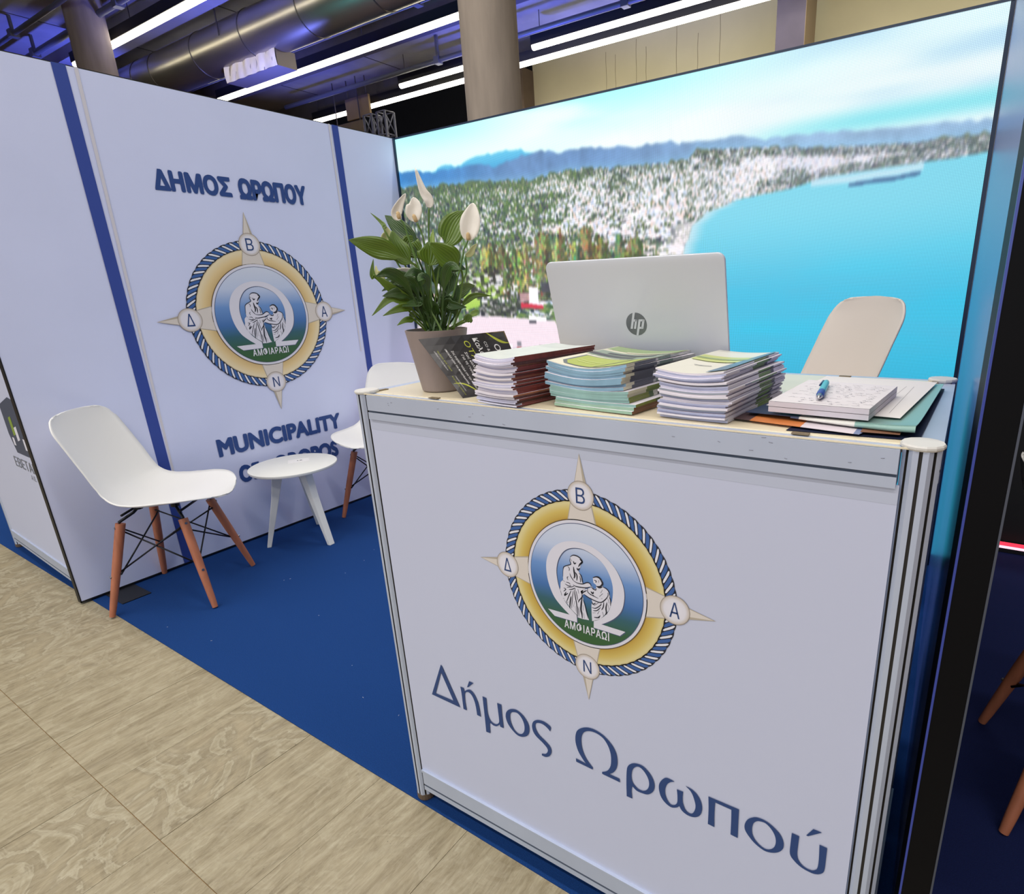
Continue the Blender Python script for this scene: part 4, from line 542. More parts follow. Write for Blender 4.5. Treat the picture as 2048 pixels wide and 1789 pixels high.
k_ = img.copy(); k_[2:-2] = (img[:-4]*0.7+img[1:-3]+img[2:-2]*1.3+img[3:-1]+img[4:]*0.7)/4.7; img = k_; k_ = img.copy(); k_[:, 1:-1] = (img[:, :-2]*0.6+img[:, 1:-1]*2+img[:, 2:]*0.6)/3.2; img = k_           # slight vertical smear of the video codec
c = img/255.0; c = np.where(c <= 0.04045, c/12.92, ((c+0.055)/1.055)**2.4)
cols = np.ones((NZ*NX, 4), np.float32); cols[:, :3] = c.reshape(-1, 3)
led = empty('led_video_wall', (0, 1.70, 0)); tag(led, 'large LED video wall showing a coastal town, bay and mountains from the air', 'screen')
me = bpy.data.meshes.new('screen_picture')
co = np.zeros((NZ*NX, 3), np.float32); co[:, 0] = X.ravel(); co[:, 2] = Z.ravel()
idx = np.arange(NZ*NX).reshape(NZ, NX); q = np.stack([idx[:-1, :-1], idx[:-1, 1:], idx[1:, 1:], idx[1:, :-1]], -1).reshape(-1, 4).astype(np.int32)
me.vertices.add(len(co)); me.vertices.foreach_set('co', co.ravel()); me.loops.add(q.size); me.loops.foreach_set('vertex_index', q.ravel())
me.polygons.add(len(q)); me.polygons.foreach_set('loop_start', np.arange(0, q.size, 4, dtype=np.int32)); me.update(calc_edges=True)
at = me.color_attributes.new('Col', 'FLOAT_COLOR', 'POINT'); at.data.foreach_set('color', cols.ravel())
mt = bpy.data.materials.new('led_picture'); mt.use_nodes = True; nt = mt.node_tree; b = nt.nodes['Principled BSDF']; nset(b, 'Base Color', (0.01, 0.01, 0.012, 1)); nset(b, 'Roughness', 0.6)
ca = nt.nodes.new('ShaderNodeVertexColor'); ca.layer_name = 'Col'
tc = nt.nodes.new('ShaderNodeTexCoord'); sp = nt.nodes.new('ShaderNodeSeparateXYZ'); nt.links.new(tc.outputs['Object'], sp.inputs[0])
def dots(o):
    a = nt.nodes.new('ShaderNodeMath'); a.operation = 'MULTIPLY'; a.inputs[1].default_value = math.pi/0.0052; nt.links.new(sp.outputs[o], a.inputs[0])
    s = nt.nodes.new('ShaderNodeMath'); s.operation = 'SINE'; nt.links.new(a.outputs[0], s.inputs[0])
    p = nt.nodes.new('ShaderNodeMath'); p.operation = 'MULTIPLY'; nt.links.new(s.outputs[0], p.inputs[0]); nt.links.new(s.outputs[0], p.inputs[1]); return p.outputs[0]
pm = nt.nodes.new('ShaderNodeMath'); pm.operation = 'MULTIPLY'; nt.links.new(dots(0), pm.inputs[0]); nt.links.new(dots(2), pm.inputs[1])
mr = nt.nodes.new('ShaderNodeMapRange'); mr.inputs['To Min'].default_value = 0.90; mr.inputs['To Max'].default_value = 1.66; nt.links.new(pm.outputs[0], mr.inputs['Value'])
nt.links.new(ca.outputs['Color'], b.inputs['Emission Color']); nt.links.new(mr.outputs[0], b.inputs['Emission Strength'])
me.materials.append(mt); so = bpy.data.objects.new('screen_picture', me); COL.objects.link(so); so.parent = led
BLK = mat('black_powder_coat', (14, 15, 18), 0.5); 
MB().box(0.004, 3.07, 0.004, 0.09, 0.05, 2.106, BLK).build('cabinet', None, led)
mb = MB(); mb.box(0.0, 0.012, -0.012, 0.004, 0.04, 2.112); mb.box(0.0, 3.072, -0.003, 0.004, 2.103, 2.112); mb.box(3.063, 3.0765, -0.001, 0.03, 0.0, 2.112); mb.box(0.0, 3.072, -0.006, 0.004, 0.0, 0.055)
mb.build('bezel', mat('navy_bezel', (16, 40, 66), 0.4), led)
MB().box(0.01, 3.07, 0.0, 0.4, 0, 0.05, BLK).build('plinth', None, led)
for x in (0.3, 1.0, 1.7, 2.4): MB().box(x, x+0.04, 0.09, 0.6, 0.05, 1.9, BLK).build('rear_brace', None, led)

# ------------------------------------------------------------------ glossy black side panel at the right end of the screen
t = empty('partition', (3.111, -0.30, 0)); tag(t, 'tall narrow glossy black partition closing the stand on the right', 'partition')
GB = mat('reflection_blue_film', (70, 90, 158), 0.27, spec=0.6, bump=0.25, bscale=1.1, stretch=(1, 9, 0.45))  # black film coloured blue to imitate the screen's reflection in it
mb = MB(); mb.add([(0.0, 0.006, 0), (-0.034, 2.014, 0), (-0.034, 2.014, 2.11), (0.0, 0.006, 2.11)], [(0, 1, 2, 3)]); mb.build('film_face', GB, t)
mb = MB(); mb.prism([(0.0, 0.0), (0.036, 0.0), (0.036, 2.06), (-0.033, 2.06), (-0.033, 2.014)], 0, 2.11, mat('black_laminate', (5, 5, 8), 0.55, spec=0.12)); mb.build('core', None, t)
MB().box(0.036, 0.0385, -0.001, 0.008, 0.0, 2.11, mat('grey_edging', (80, 86, 100), 0.4, 0.5)).build('edge_strip', None, t)
MB().box(-0.002, 0.0008, -0.001, 0.006, 0.0, 2.11, mat('blue_edging', (50, 66, 150), 0.3)).build('edge_strip', None, t)
# ------------------------------------------------------------------ printed compass emblem (flat print, unit radius = tip of the points)
P_WHITE = mat('print_white', (214, 213, 224), 0.55); P_INK = mat('print_ink', (22, 24, 40), 0.55); P_BLUE = mat('print_blue', (52, 92, 156), 0.55)
P_STRIPE = mat('print_rope_white', (222, 222, 230), 0.55); P_CREAM = mat('print_cream', (212, 204, 196), 0.55); P_CREAM2 = mat('print_cream_shade', (176, 166, 150), 0.55)
P_LETT = mat('print_letter_blue', (30, 62, 116), 0.5)
G1 = mat_ramp('print_gold', [(0.0, (120, 86, 30)), (0.12, (188, 154, 66)), (0.5, (206, 182, 98)), (0.85, (216, 204, 150)), (1.0, (188, 172, 120))], 'radial', lo=0.50, hi=0.655)
G2 = mat_ramp('print_gold_pale', [(0.0, (132, 104, 62)), (0.12, (206, 176, 120)), (0.45, (222, 196, 142)), (0.85, (228, 212, 174)), (1.0, (196, 180, 146))], 'radial', lo=0.50, hi=0.655)
SKY = mat_ramp('print_disc_sky', [(0.0, (46, 88, 40)), (0.17, (46, 90, 56)), (0.30, (44, 92, 104)), (0.42, (62, 108, 168)), (0.60, (104, 144, 200)), (0.78, (188, 200, 224)), (1.0, (206, 212, 226))], 'y', lo=-0.485, hi=0.485)
BALLM = mat_ramp('print_ball', [(0.0, (226, 224, 234)), (0.70, (220, 218, 226)), (0.93, (196, 186, 176)), (1.0, (120, 108, 96))], 'radial', lo=0.0, hi=0.109)
def disc(mb, r, z, m, cx=0, cy=0, n=64, r0=None, dr=None):
    o = [(cx+r*math.cos(2*math.pi*k/n)*(1 if dr is None else 1+dr*math.sin(k*2*math.pi*(n//4)/n)), cy+r*math.sin(2*math.pi*k/n)) for k in range(n)]
    if r0 is None: mb.add([(x, y, z) for x, y in o], [tuple(range(n))], m)
    else:
        i_ = [(cx+r0*math.cos(2*math.pi*k/n), cy+r0*math.sin(2*math.pi*k/n)) for k in range(n)]
        mb.add([(x, y, z) for x, y in i_+o], [(k, (k+1) % n, n+(k+1) % n, n+k) for k in range(n)], m)
def emblem(parent, loc, rot, R, gold, lift):
    e = lift
    mb = MB()
    N = 56
    pts = []                                     # scalloped dark rope outline
    n = N*6
    for k in range(n):
        a = 2*math.pi*k/n; r = 0.729+0.006*abs(math.sin(a*N/2)); pts.append((r*math.cos(a), r*math.sin(a)))
    inn = [((0.648-0.004*abs(math.sin(2*math.pi*k/n*N/2)))*math.cos(2*math.pi*k/n), (0.648-0.004*abs(math.sin(2*math.pi*k/n*N/2)))*math.sin(2*math.pi*k/n)) for k in range(n)]
    mb.add([(x, y, e) for x, y in inn+pts], [(k, (k+1) % n, n+(k+1) % n, n+k) for k in range(n)], P_INK)
    for k in range(N*2):                          # twisted strands, alternately white and blue
        a0 = 2*math.pi*k/(N*2); w_ = 2*math.pi/(N*2); sl = math.radians(6.0); g = w_*0.10; q = []
        wd = w_*(0.56 if k % 2 else 0.40)
        for t in (0, 0.15, 0.5, 0.85, 1): q.append((0.654+(0.727-0.654)*t+0, a0-wd+g+sl*(t-0.5)+(0.02 if t in (0, 1) else 0)*0.5))
        for t in (1, 0.85, 0.5, 0.15, 0): q.append((0.654+(0.727-0.654)*t+0, a0+wd-g+sl*(t-0.5)-(0.02 if t in (0, 1) else 0)*0.5))
        mb.add([(r*math.cos(a), r*math.sin(a), 2*e) for r, a in q], [tuple(range(10))[::-1]], P_BLUE if k % 2 else P_STRIPE)
    rope = mb.build('emblem_rope', None, parent, loc=loc, rot=rot, scale=(R, R, R), fixn=False)
    mb = MB()
    disc(mb, 0.650, e, gold, r0=0.49, n=96)
    for q in range(4):                            # four arms and points
        a = q*math.pi/2; c_, s_ = math.cos(a), math.sin(a)
        def T(pts, z): return [(x*c_-y*s_, x*s_+y*c_, z) for x, y in pts]
        mb.add(T([(0.49, -0.122), (0.64, -0.088), (0.64, 0.088), (0.49, 0.122)], 2*e), [(0, 1, 2, 3)], P_CREAM2)
        mb.add(T([(0.49, -0.112), (0.64, -0.080), (0.64, 0.082), (0.49, 0.114)], 3*e), [(0, 1, 2, 3)], P_CREAM)
        mb.add(T([(0.77, -0.052), (1.0, 0.0), (0.77, 0.052)], 2*e), [(0, 1, 2)], P_CREAM2)
        mb.add(T([(0.77, -0.028), (0.985, 0.0), (0.77, 0.046)], 3*e), [(0, 1, 2)], P_CREAM)
    disc(mb, 0.513, 3*e, mat('print_shadow_brown', (96, 76, 50), 0.6), r0=0.48, n=96); disc(mb, 0.506, 4*e, P_WHITE, r0=0.472, n=96)
    disc(mb, 0.484, 5*e, mat('print_slate', (74, 84, 116), 0.6), r0=0.47, n=96); disc(mb, 0.479, 6*e, SKY, n=96)
    om = smooth2(D['OMEGA'], 4); mb.poly2d([om], 8*e, P_WHITE)
    lo = [(x*1.0+0.006, y-0.006) for x, y in om]; mb.poly2d([lo], 7*e, mat('print_slate', (74, 84, 116), 0.6))
    for key in ('MAN', 'BOY'): mb.poly2d([smooth2(D[key], 2)], 9*e, P_WHITE)
    for wd, pl in D['STK']: mb.ribbon(pl, wd*1.75, 10*e, P_INK)
    x0, y0 = D['INS'][0]; x1 = D['INS'][1][0]
    text_into(mb, 'ΑΜΦΙΑΡΑΩΙ', (x0, x1, y0-0.002, y0+0.072), 8*e, P_STRIPE, offset=0.022, space=1.15, eps=0.0002)
    mb.build('emblem_disc', None, parent, loc=loc, rot=rot, scale=(R, R, R), fixn=False)
    for (cx, cy), ch in (((0, 0.695), 'Β'), ((0, -0.695), 'Ν'), ((-0.715, 0), 'Δ'), ((0.715, 0), 'Α')):
        mb = MB(); disc(mb, 0.109, 4*e, BALLM, n=48)
        text_into(mb, ch, (-0.038, 0.036, -0.058, 0.058) if ch != 'Ν' else (-0.036, 0.036, -0.052, 0.052), 6*e, P_LETT)
        off = Matrix.Translation(Vector(loc)) @ Matrix(rotm(rot)).to_4x4() @ Vector((cx*R, cy*R, 0))
        mb.build('emblem_knob', None, parent, loc=off, rot=rot, scale=(R, R, R), fixn=False)
def rotm(r):
    from mathutils import Euler
    return Euler(r).to_matrix()

# ------------------------------------------------------------------ white banner wall on the left
FAB = mat('banner_fabric', (206, 213, 243), 0.8, noise=0.02, nscale=3, bump=0.15, bscale=500)
bw = empty('banner_wall', (0, 0.68, 0)); tag(bw, 'tall white printed banner wall with blue stripes and compass emblem, left side of the stand', 'display wall')
Y0, Y1, H = -0.352, 1.700, 2.113
# stretched fabric with a faint natural waviness
nx, nz = 60, 40; vs = []; 
for j in range(nz+1):
    for i in range(nx+1):
        y = Y0+0.003+(Y1-Y0-0.006)*i/nx; z = 0.012+(H-0.016)*j/nz
        vs.append((0.0016+0.0013*math.sin(y*6.1+z*1.3)*math.sin(z*3.0+y*0.7)*min(1, 6*min(i/nx, 1-i/nx)), y-0.68, z))
fs = [(j*(nx+1)+i, j*(nx+1)+i+1, (j+1)*(nx+1)+i+1, (j+1)*(nx+1)+i) for j in range(nz) for i in range(nx)]
mb = MB(); mb.add(vs, fs); pan = mb.build('fabric_panel', FAB, bw, smooth=True, fixn=False)
FR = mat('black_frame', (10, 11, 14), 0.5)
MB().box(-0.026, 0.0, Y0-0.68, Y1-0.68, 0.006, H, FR).build('frame', None, bw)
mb = MB(); mb.box(0.0, 0.0026, Y0-0.68, Y0+0.004-0.68, 0.006, H); mb.box(0.0, 0.0026, Y0-0.68, Y1-0.68, 0.006, 0.013); mb.build('frame_lip', FR, bw)
ST = mat('stripe_blue', (44, 68, 150), 0.7); STC = mat('stripe_cream', (206, 204, 212), 0.8)
def stripe(y0, y1, m, name): mb = MB(); mb.add([(0.0036, y0-0.68, 0.013), (0.0036, y1-0.68, 0.013), (0.0036, y1-0.68, H-0.002), (0.0036, y0-0.68, H-0.002)], [(0, 1, 2, 3)]); return mb.build(name, m, pan, fixn=False)
stripe(0.062, 0.108, ST, 'blue_stripe'); stripe(1.272, 1.312, ST, 'blue_stripe')
mb = MB(); mb.add([(0.0036, 0.110-0.68, 0.45), (0.0036, 0.119-0.68, 0.45), (0.0036, 0.147-0.68, H-0.002), (0.0036, 0.134-0.68, H-0.002)], [(0, 1, 2, 3)]); mb.build('cream_stripe', STC, pan, fixn=False)
mb = MB(); mb.add([(0.0036, 1.243-0.68, 0.9), (0.0036, 1.250-0.68, 0.9), (0.0036, 1.262-0.68, H-0.002), (0.0036, 1.252-0.68, H-0.002)], [(0, 1, 2, 3)]); mb.build('cream_stripe', STC, pan, fixn=False)
LET = mat('banner_letter_blue', (34, 66, 130), 0.6)
def wtext(s, y0, y1, z0, z1, off):
    mb = MB(); text_into(mb, s, (y0-0.68, y1-0.68, z0, z1), 0, LET, offset=off*2.0, vert=lambda u, v: (0.0042, u, v), nrm=(1, 0, 0)); mb.build('lettering', None, pan, fixn=False)
wtext('ΔΗΜΟΣ', 0.322, 0.655, 1.693, 1.781, 0.030); wtext('ΩΡΩΠΟΥ', 0.690, 1.048, 1.688, 1.784, 0.030)
wtext('MUNICIPALITY', 0.328, 1.030, 0.477, 0.568, 0.030); wtext('OF', 0.402, 0.512, 0.318, 0.410, 0.030); wtext('OROPOS', 0.592, 0.985, 0.318, 0.412, 0.030)
emblem(pan, (0.0040, 0.690-0.68, 1.142), (math.pi/2, 0, math.pi/2), 0.490, G2, 0.0008)
# steel foot plate under the wall
t = empty('foot_plate', (0.05, -0.205, 0)); tag(t, 'black steel foot plate on the carpet under the banner wall, behind the front chair leg', 'base plate')
MB().box(-0.10, 0.118, -0.058, 0.052, 0, 0.004, BLK).build('plate', None, t, bevel=0.001)
MB().box(-0.062, -0.052, -0.03, 0.03, 0.004, 0.006, BLK).build('tongue', None, t)

# ------------------------------------------------------------------ system counter
ALU = mat('anodised_aluminium', (186, 196, 216), 0.38, 0.30, noise=0.05, nscale=6, stretch=(1, 1, 0.1)); GRV = mat('profile_groove', (58, 54, 50), 0.6, 0.3); GRV2 = mat('rail_groove', (84, 94, 110), 0.6, 0.2)
CPAN = mat('counter_print_panel', (193, 198, 219), 0.5, noise=0.012, nscale=2); TOPM = mat('cream_worktop', (226, 214, 184), 0.26, noise=0.02, nscale=5); CAPM = mat('pale_cap', (206, 204, 198), 0.45)
FOOTM = mat('brown_foot', (92, 76, 60), 0.6)
def post(parent, x, y, z0=0.02, z1=1.047):
    R = 0.0245; prof = []; n = 8
    for k in range(n):
        a = 2*math.pi*(k+0.5)/n; b = 2*math.pi*(k+1.5)/n; p = Vector((math.cos(a), math.sin(a)))*R; q = Vector((math.cos(b), math.sin(b)))*R; d = (q-p); nn = Vector((math.cos((a+b)/2), math.sin((a+b)/2)))
        prof += [p, p+d*0.39, p+d*0.39-nn*0.004, p+d*0.61-nn*0.004, p+d*0.61]
    P = empty('post'); P.parent = parent; P.location = (x, y, 0)
    return P, prof
def make_post(parent, x, y):
    R = 0.0222; prof = []; mi = []
    for k in range(8):
        a = 2*math.pi*(k+0.5)/8; b = 2*math.pi*(k+1.5)/8; p = Vector((math.cos(a), math.sin(a)))*R; q = Vector((math.cos(b), math.sin(b)))*R; d = q-p; nn = Vector((math.cos((a+b)/2), math.sin((a+b)/2)))
        prof += [p, p+d*0.38, p+d*0.38-nn*0.004, p+d*0.62-nn*0.004, p+d*0.62]; mi += [0, 1, 1, 1, 0]
    n = len(prof); mb = MB(); vs = [(p.x, p.y, 0.018) for p in prof]+[(p.x, p.y, 1.046) for p in prof]
    for i in range(n): mb.add([], [], ALU)
    mb.v = vs; mb.mats = [ALU, GRV]
    for i in range(n): mb.f.append((i, (i+1) % n, n+(i+1) % n, n+i)); mb.mi.append(mi[i])
    o = mb.build('post', None, parent, loc=(x, y, 0))
    MB().lathe([(0.0, 1.046), (0.023, 1.046), (0.0243, 1.048), (0.0243, 1.0505), (0.0230, 1.0525), (0.0, 1.0525)], 14, CAPM).build('post_cap', None, o)
    MB().lathe([(0.0, 0.0), (0.021, 0.0), (0.023, 0.004), (0.023, 0.018), (0.0, 0.018)], 20, FOOTM).build('levelling_foot', None, o)
    return o
def rail_mesh(L, top=True, lo=0.0):
    """extruded rail along x, outside face at y=0, with a groove"""
    mb = MB()
    if top: prof = [(0.03, 0.997), (0.0, 0.997), (0.0, 1.0112), (0.003, 1.0120), (0.003, 1.0142), (0.0, 1.0150), (0.0, 1.0455), (0.03, 1.0455)]; gi = (2, 3, 4)
    else: prof = [(0.03, 0.045), (0.0, 0.045), (0.0, 0.0585), (0.004, 0.0595), (0.004, 0.0625), (0.0, 0.0635), (0.0, 0.100), (-0.002, 0.101), (-0.002, 0.108), (0.03, 0.108)]; gi = (2, 3, 4)
    n = len(prof); mb.mats = [ALU, GRV2]; mb.v = [(0, y, z) for y, z in prof]+[(L, y, z) for y, z in prof]
    for i in range(n): mb.f.append((i, (i+1) % n, n+(i+1) % n, n+i)); mb.mi.append(1 if i in gi else 0)
    mb.f += [tuple(range(n)), tuple(range(2*n-1, n-1, -1))]; mb.mi += [0, 0]
    return mb
def counter(loc, rz, label, W=1.001, DP=0.51, group=None):
    t = empty('display_counter', loc, rz); tag(t, label, 'counter', group)
    for x in (0, W):
        for y in (0, DP): make_post(t, x, y)
    for top in (True, False):
        rail_mesh(W-0.044, top).build('rail', None, t, loc=(0.022, -0.021, 0))
        rail_mesh(W-0.044, top).build('rail', None, t, loc=(W-0.022, DP+0.021, 0), rot=(0, 0, math.pi))
        rail_mesh(DP-0.044, top).build('rail', None, t, loc=(-0.021, DP-0.022, 0), rot=(0, 0, -math.pi/2))
        rail_mesh(DP-0.044, top).build('rail', None, t, loc=(W+0.021, 0.022, 0), rot=(0, 0, math.pi/2))
    fp = MB().box(0.018, W-0.018, -0.0165, -0.0135, 0.104, 1.0, CPAN).build('front_panel', None, t)
    for x in (0.0, W): MB().box(x-0.003, x+0.003, 0.02, DP-0.02, 0.10, 1.0, mat('side_panel_white', (186, 188, 200), 0.6)).build('end_panel', None, t)
    wt = MB().box(0.006, W-0.006, 0.004, DP-0.004, 1.036, 1.0468, TOPM); wt = wt.build('worktop', None, t, bevel=0.0008)
    MB().box(0.0, W, -0.019, -0.0165, 1.0462, 1.0482, TOPM).build('worktop_edge', None, t)
    MB().box(0.03, W-0.03, 0.03, DP-0.03, 0.10, 0.11, TOPM).build('bottom_shelf', None, t)
    for x, y, r in ((0.19, 0.003, 0), (0.86, 0.003, 0), (0.83, DP-0.003, 0), (0.012, 0.03, 1), (W-0.012, DP-0.03, 1)):
        MB().box(-0.011, 0.011, -0.005, 0.005, 0, 0.0018, mat('brass_clip', (132, 116, 90), 0.5, 0.4)).build('worktop_clip', None, t, loc=(x, y, 1.0468), rot=(0, 0, r*math.pi/2))
    return t, fp
CX, CY = 2.0565, -0.311
ct, fp = counter((CX, CY, 0), 0, 'white aluminium-framed counter in front with compass emblem and blue Greek lettering')
MB().box(0.018, 0.983, -0.0168, -0.0166, 0.975, 0.999, mat('panel_top_band', (184, 190, 208), 0.5)).build('panel_top_band', None, fp)
mb = MB(); i = 0
for loops in D['LET']:
    mb.poly2d([[(x-CX, z) for x, z in smooth2(l, 4)] for l in loops], 0, P_LETT)
mb.v = [(x, -0.0180, y) for x, y, z in mb.v]; mb.build('lettering', None, fp, fixn=False)
emblem(fp, (2.581-CX, -0.0170, 0.748), (math.pi/2, 0, 0), 0.237, G1, 0.0009)
# scuffs on the top rail
mb = MB(); SC = mat('scuff_grey', (128, 130, 142), 0.7)
for k in range(16):
    x = rng.uniform(0.05, 0.96); z = rng.uniform(1.018, 1.044); mb.tube([(x, -0.0213, z), (x+rng.uniform(0.001, 0.006), -0.0213, z+rng.uniform(-0.001, 0.001))], 0.0005, 4)
mb.build('scuff_mark', SC, ct)

# neighbour's counter beyond the banner wall
nt_, nfp = counter((-1.085, -0.250, 0), math.radians(-2.7), 'neighbouring white counter beyond the banner wall with building picture and grey letters', W=0.99)
NG = mat('print_grey', (112, 116, 124), 0.6); ND = mat('print_slate_building', (66, 74, 92), 0.6)
mb = MB(); Ln = lambda u, v: (u, -0.0180, v)
text_into(mb, 'ΕΒΕΤΑΜ', (0.60, 0.93, 0.545, 0.592), 0, NG, offset=-0.004, vert=Ln)
text_into(mb, 'Α.Ε.', (0.79, 0.86, 0.508, 0.530), 0, NG, offset=-0.004, vert=Ln)
mb.build('lettering', None, nfp, fixn=False)
mb = MB()
for poly, mm in (([(0.66, 0.83), (0.83, 0.875), (0.96, 0.86), (0.96, 0.62), (0.70, 0.62), (0.66, 0.70)], ND), ([(0.74, 0.70), (0.78, 0.71), (0.78, 0.79), (0.74, 0.78)], mat('print_lime', (128, 150, 58), 0.6)),
                 ([(0.78, 0.68), (0.82, 0.69), (0.82, 0.75), (0.78, 0.74)], P_WHITE), ([(0.86, 0.65), (0.90, 0.65), (0.90, 0.70), (0.86, 0.70)], P_WHITE), ([(0.70, 0.655), (0.73, 0.655), (0.73, 0.69), (0.70, 0.69)], P_WHITE)):
    mb.add([(x, -0.0180-(0.0008 if mm is not ND else 0), z) for x, z in poly], [tuple(range(len(poly)))], mm)
for k, (x, z) in enumerate(((0.55, 0.905), (0.56, 0.86))):
    mb.ribbon([(x, z), (x+0.02, z-0.008), (x+0.03, z-0.03), (x+0.05, z-0.035)], 0.004, 0, NG)
mb.v = [v_ if abs(v_[1]) < 0.05 and v_[1] < -0.01 else (v_[0], -0.0180, v_[1]) for v_ in mb.v]
mb.build('building_picture', None, nfp, fixn=False)

# ------------------------------------------------------------------ moulded shell chairs
PLA = mat('white_polypropylene', (228, 227, 224), 0.42, spec=0.4); BEE = mat('beech_leg', (170, 104, 74), 0.5, noise=0.14, nscale=9, stretch=(6, 6, 0.6)); BLKW = mat('black_wire', (12, 13, 20), 0.4, 0.3)
def shell_mesh(seat=0.44, top=0.82):
    prof = [(-0.262, top), (-0.2605, top-0.006), (-0.259, top-0.014), (-0.252, top-0.05), (-0.232, top-0.13), (-0.205, top-0.22), (-0.178, seat+0.09), (-0.148, seat+0.045), (-0.10, seat+0.012), (-0.04, seat-0.002), (0.03, seat-0.004), (0.11, seat+0.004), (0.185, seat+0.010), (0.235, seat+0.008), (0.262, seat-0.002)]
    wid = [0.186, 0.187, 0.188, 0.190, 0.195, 0.199, 0.200, 0.206, 0.217, 0.226, 0.231, 0.228, 0.218, 0.206, 0.194]
    side_f = [0.016, 0.018, 0.020, 0.030, 0.045, 0.055, 0.058, 0.050, 0.036, 0.018, 0.004, -0.004, -0.008, -0.010, -0.010]   # edges pushed forward
    side_u = [-0.004, -0.004, -0.004, -0.004, 0.0, 0.004, 0.014, 0.026, 0.038, 0.044, 0.044, 0.038, 0.028, 0.018, 0.010]
    P3 = spline3([(p[0], p[1], 0) for p in prof], 8); n = len(P3)
    ti = np.linspace(0, len(prof)-1, n); W_ = np.interp(ti, range(len(prof)), wid); ar = np.concatenate([[0], np.cumsum([(P3[i+1]-P3[i]).length for i in range(n-1)])]); rt, rf = 0.075, 0.135; dt = np.clip(ar, 0, rt); df = np.clip(ar[-1]-ar, 0, rf); W_ = W_-rt+np.sqrt(np.maximum(rt**2-(rt-dt)**2, 0))-rf+np.sqrt(np.maximum(rf**2-(rf-df)**2, 0)); SF = np.interp(ti, range(len(prof)), side_f); SU = np.interp(ti, range(len(prof)), side_u)
    # rounded corners at both ends
    M = 24; vs = []
    for i in range(n):
        for j in range(M+1):
            u = -1+2*j/M; a = abs(u)**2.6
            vs.append((u*W_[i], P3[i].x+SF[i]*a, P3[i].y+SU[i]*a))
    fs = [(i*(M+1)+j, i*(M+1)+j+1, (i+1)*(M+1)+j+1, (i+1)*(M+1)+j) for i in range(n-1) for j in range(M)]
    # thickness
    V = [Vector(v) for v in vs]; N_ = [Vector((0, 0, 0)) for _ in V]
    for f in fs:
        nn = (V[f[1]]-V[f[0]]).cross(V[f[2]]-V[f[0]]);
        for k in f: N_[k] += nn
    th = 0.0055; k0 = len(V); V2 = [v+N_[i].normalized()*th for i, v in enumerate(V)]
    allv = V+V2; allf = list(fs)+[tuple(k0+q for q in reversed(f)) for f in fs]
    rim = [j for j in range(M+1)]+[i*(M+1)+M for i in range(1, n)]+[(n-1)*(M+1)+j for j in range(M-1, -1, -1)]+[i*(M+1) for i in range(n-2, 0, -1)]
    for q in range(len(rim)): a, b = rim[q], rim[(q+1) % len(rim)]; allf.append((a, b, k0+b, k0+a))
    mb = MB(); mb.add(allv, allf); return mb
def shell_chair(loc, rz, label, seat=0.44, top=0.832, group=None, spread=None, legtop=None, shell=None):
    """x right, y forward (facing), z up"""
    t = empty('shell_chair', loc, rz); tag(t, label, 'chair', group)
    s = shell_mesh(seat, top).build('seat_shell', shell or PLA, t, smooth=True)
    f = spread or 0.198; lt = legtop or seat-0.062; a = 0.118
    corners = [(-1, 1), (1, 1), (1, -1), (-1, -1)]
    def at(c, z): k = 1-z/lt; return Vector((c[0]*(a+(f-a)*k), c[1]*(a+(f-a)*k)-0.005, z+0.0035*max(0, k)))
    for c in corners:
        l = MB().tube([at(c, 0.0), at(c, 0.04), at(c, lt*0.55), at(c, lt)], [0.0105, 0.0125, 0.0165, 0.0175], 16).build('leg', BEE, t, smooth=True, autosmooth=True)
        for z in (lt*0.96, lt*0.44):
            p = at(c, z); d = Vector((c[0], c[1], 0)).normalized(); MB().tube([p+d*0.0150, p+d*0.0200], 0.005, 10).build('bolt', mat('steel_bolt', (150, 150, 150), 0.35, 0.9), l)
    for i in range(4):
        c, d = corners[i], corners[(i+1) % 4]; mid = Vector(((c[0]+d[0])/2, (c[1]+d[1])/2, 0))*-0.012
        MB().tube([at(c, lt*0.94)+mid, at(d, lt*0.45)+mid], 0.0033, 8).build('brace_wire', BLKW, t, smooth=True); MB().tube([at(d, lt*0.90)+mid*1.6, at(c, lt*0.45)+mid*1.6], 0.0033, 8).build('brace_wire', BLKW, t, smooth=True)
    mb = MB()
    for c in corners:                       # short brackets from leg heads to the shell
        p = at(c, lt*0.97); mb.tube([p, p+Vector((0, 0, 0.018)), Vector((c[0]*0.085, c[1]*0.085, seat-0.030)), Vector((c[0]*0.07, c[1]*0.07, seat-0.013))], 0.006, 8)
    mb.tube([(-0.12, 0.11, seat-0.028), (0.12, 0.11, seat-0.028)], 0.005, 8); mb.tube([(-0.12, -0.11, seat-0.028), (0.12, -0.11, seat-0.028)], 0.005, 8)
    mb.build('mounting_frame', BLKW, t, smooth=True); t.children
    for c in corners: MB().tube([(c[0]*0.07, c[1]*0.07, seat-0.02), (c[0]*0.07, c[1]*0.07, seat-0.006)], 0.016, 12).build('rubber_mount', BLKW, t)
    return t
def face(dx, dy): return math.atan2(dy, dx)-math.pi/2
G_CH = 'white moulded shell chairs with beech legs'
shell_chair((0.286, -0.050, 0.0), face(0.77, 0.64), 'white shell chair beside the banner wall at the carpet edge, fully visible', group=G_CH)
shell_chair((0.30, 1.08, 0.0), face(0.30, -0.95), 'white shell chair half hidden behind the counter and plant pot, in the corner', group=G_CH)
shell_chair((3.492, 0.50, 0.0), face(1.0, 0.10), 'white shell chair cut by the right edge of the picture, on the shade-darkened carpet', group=G_CH)
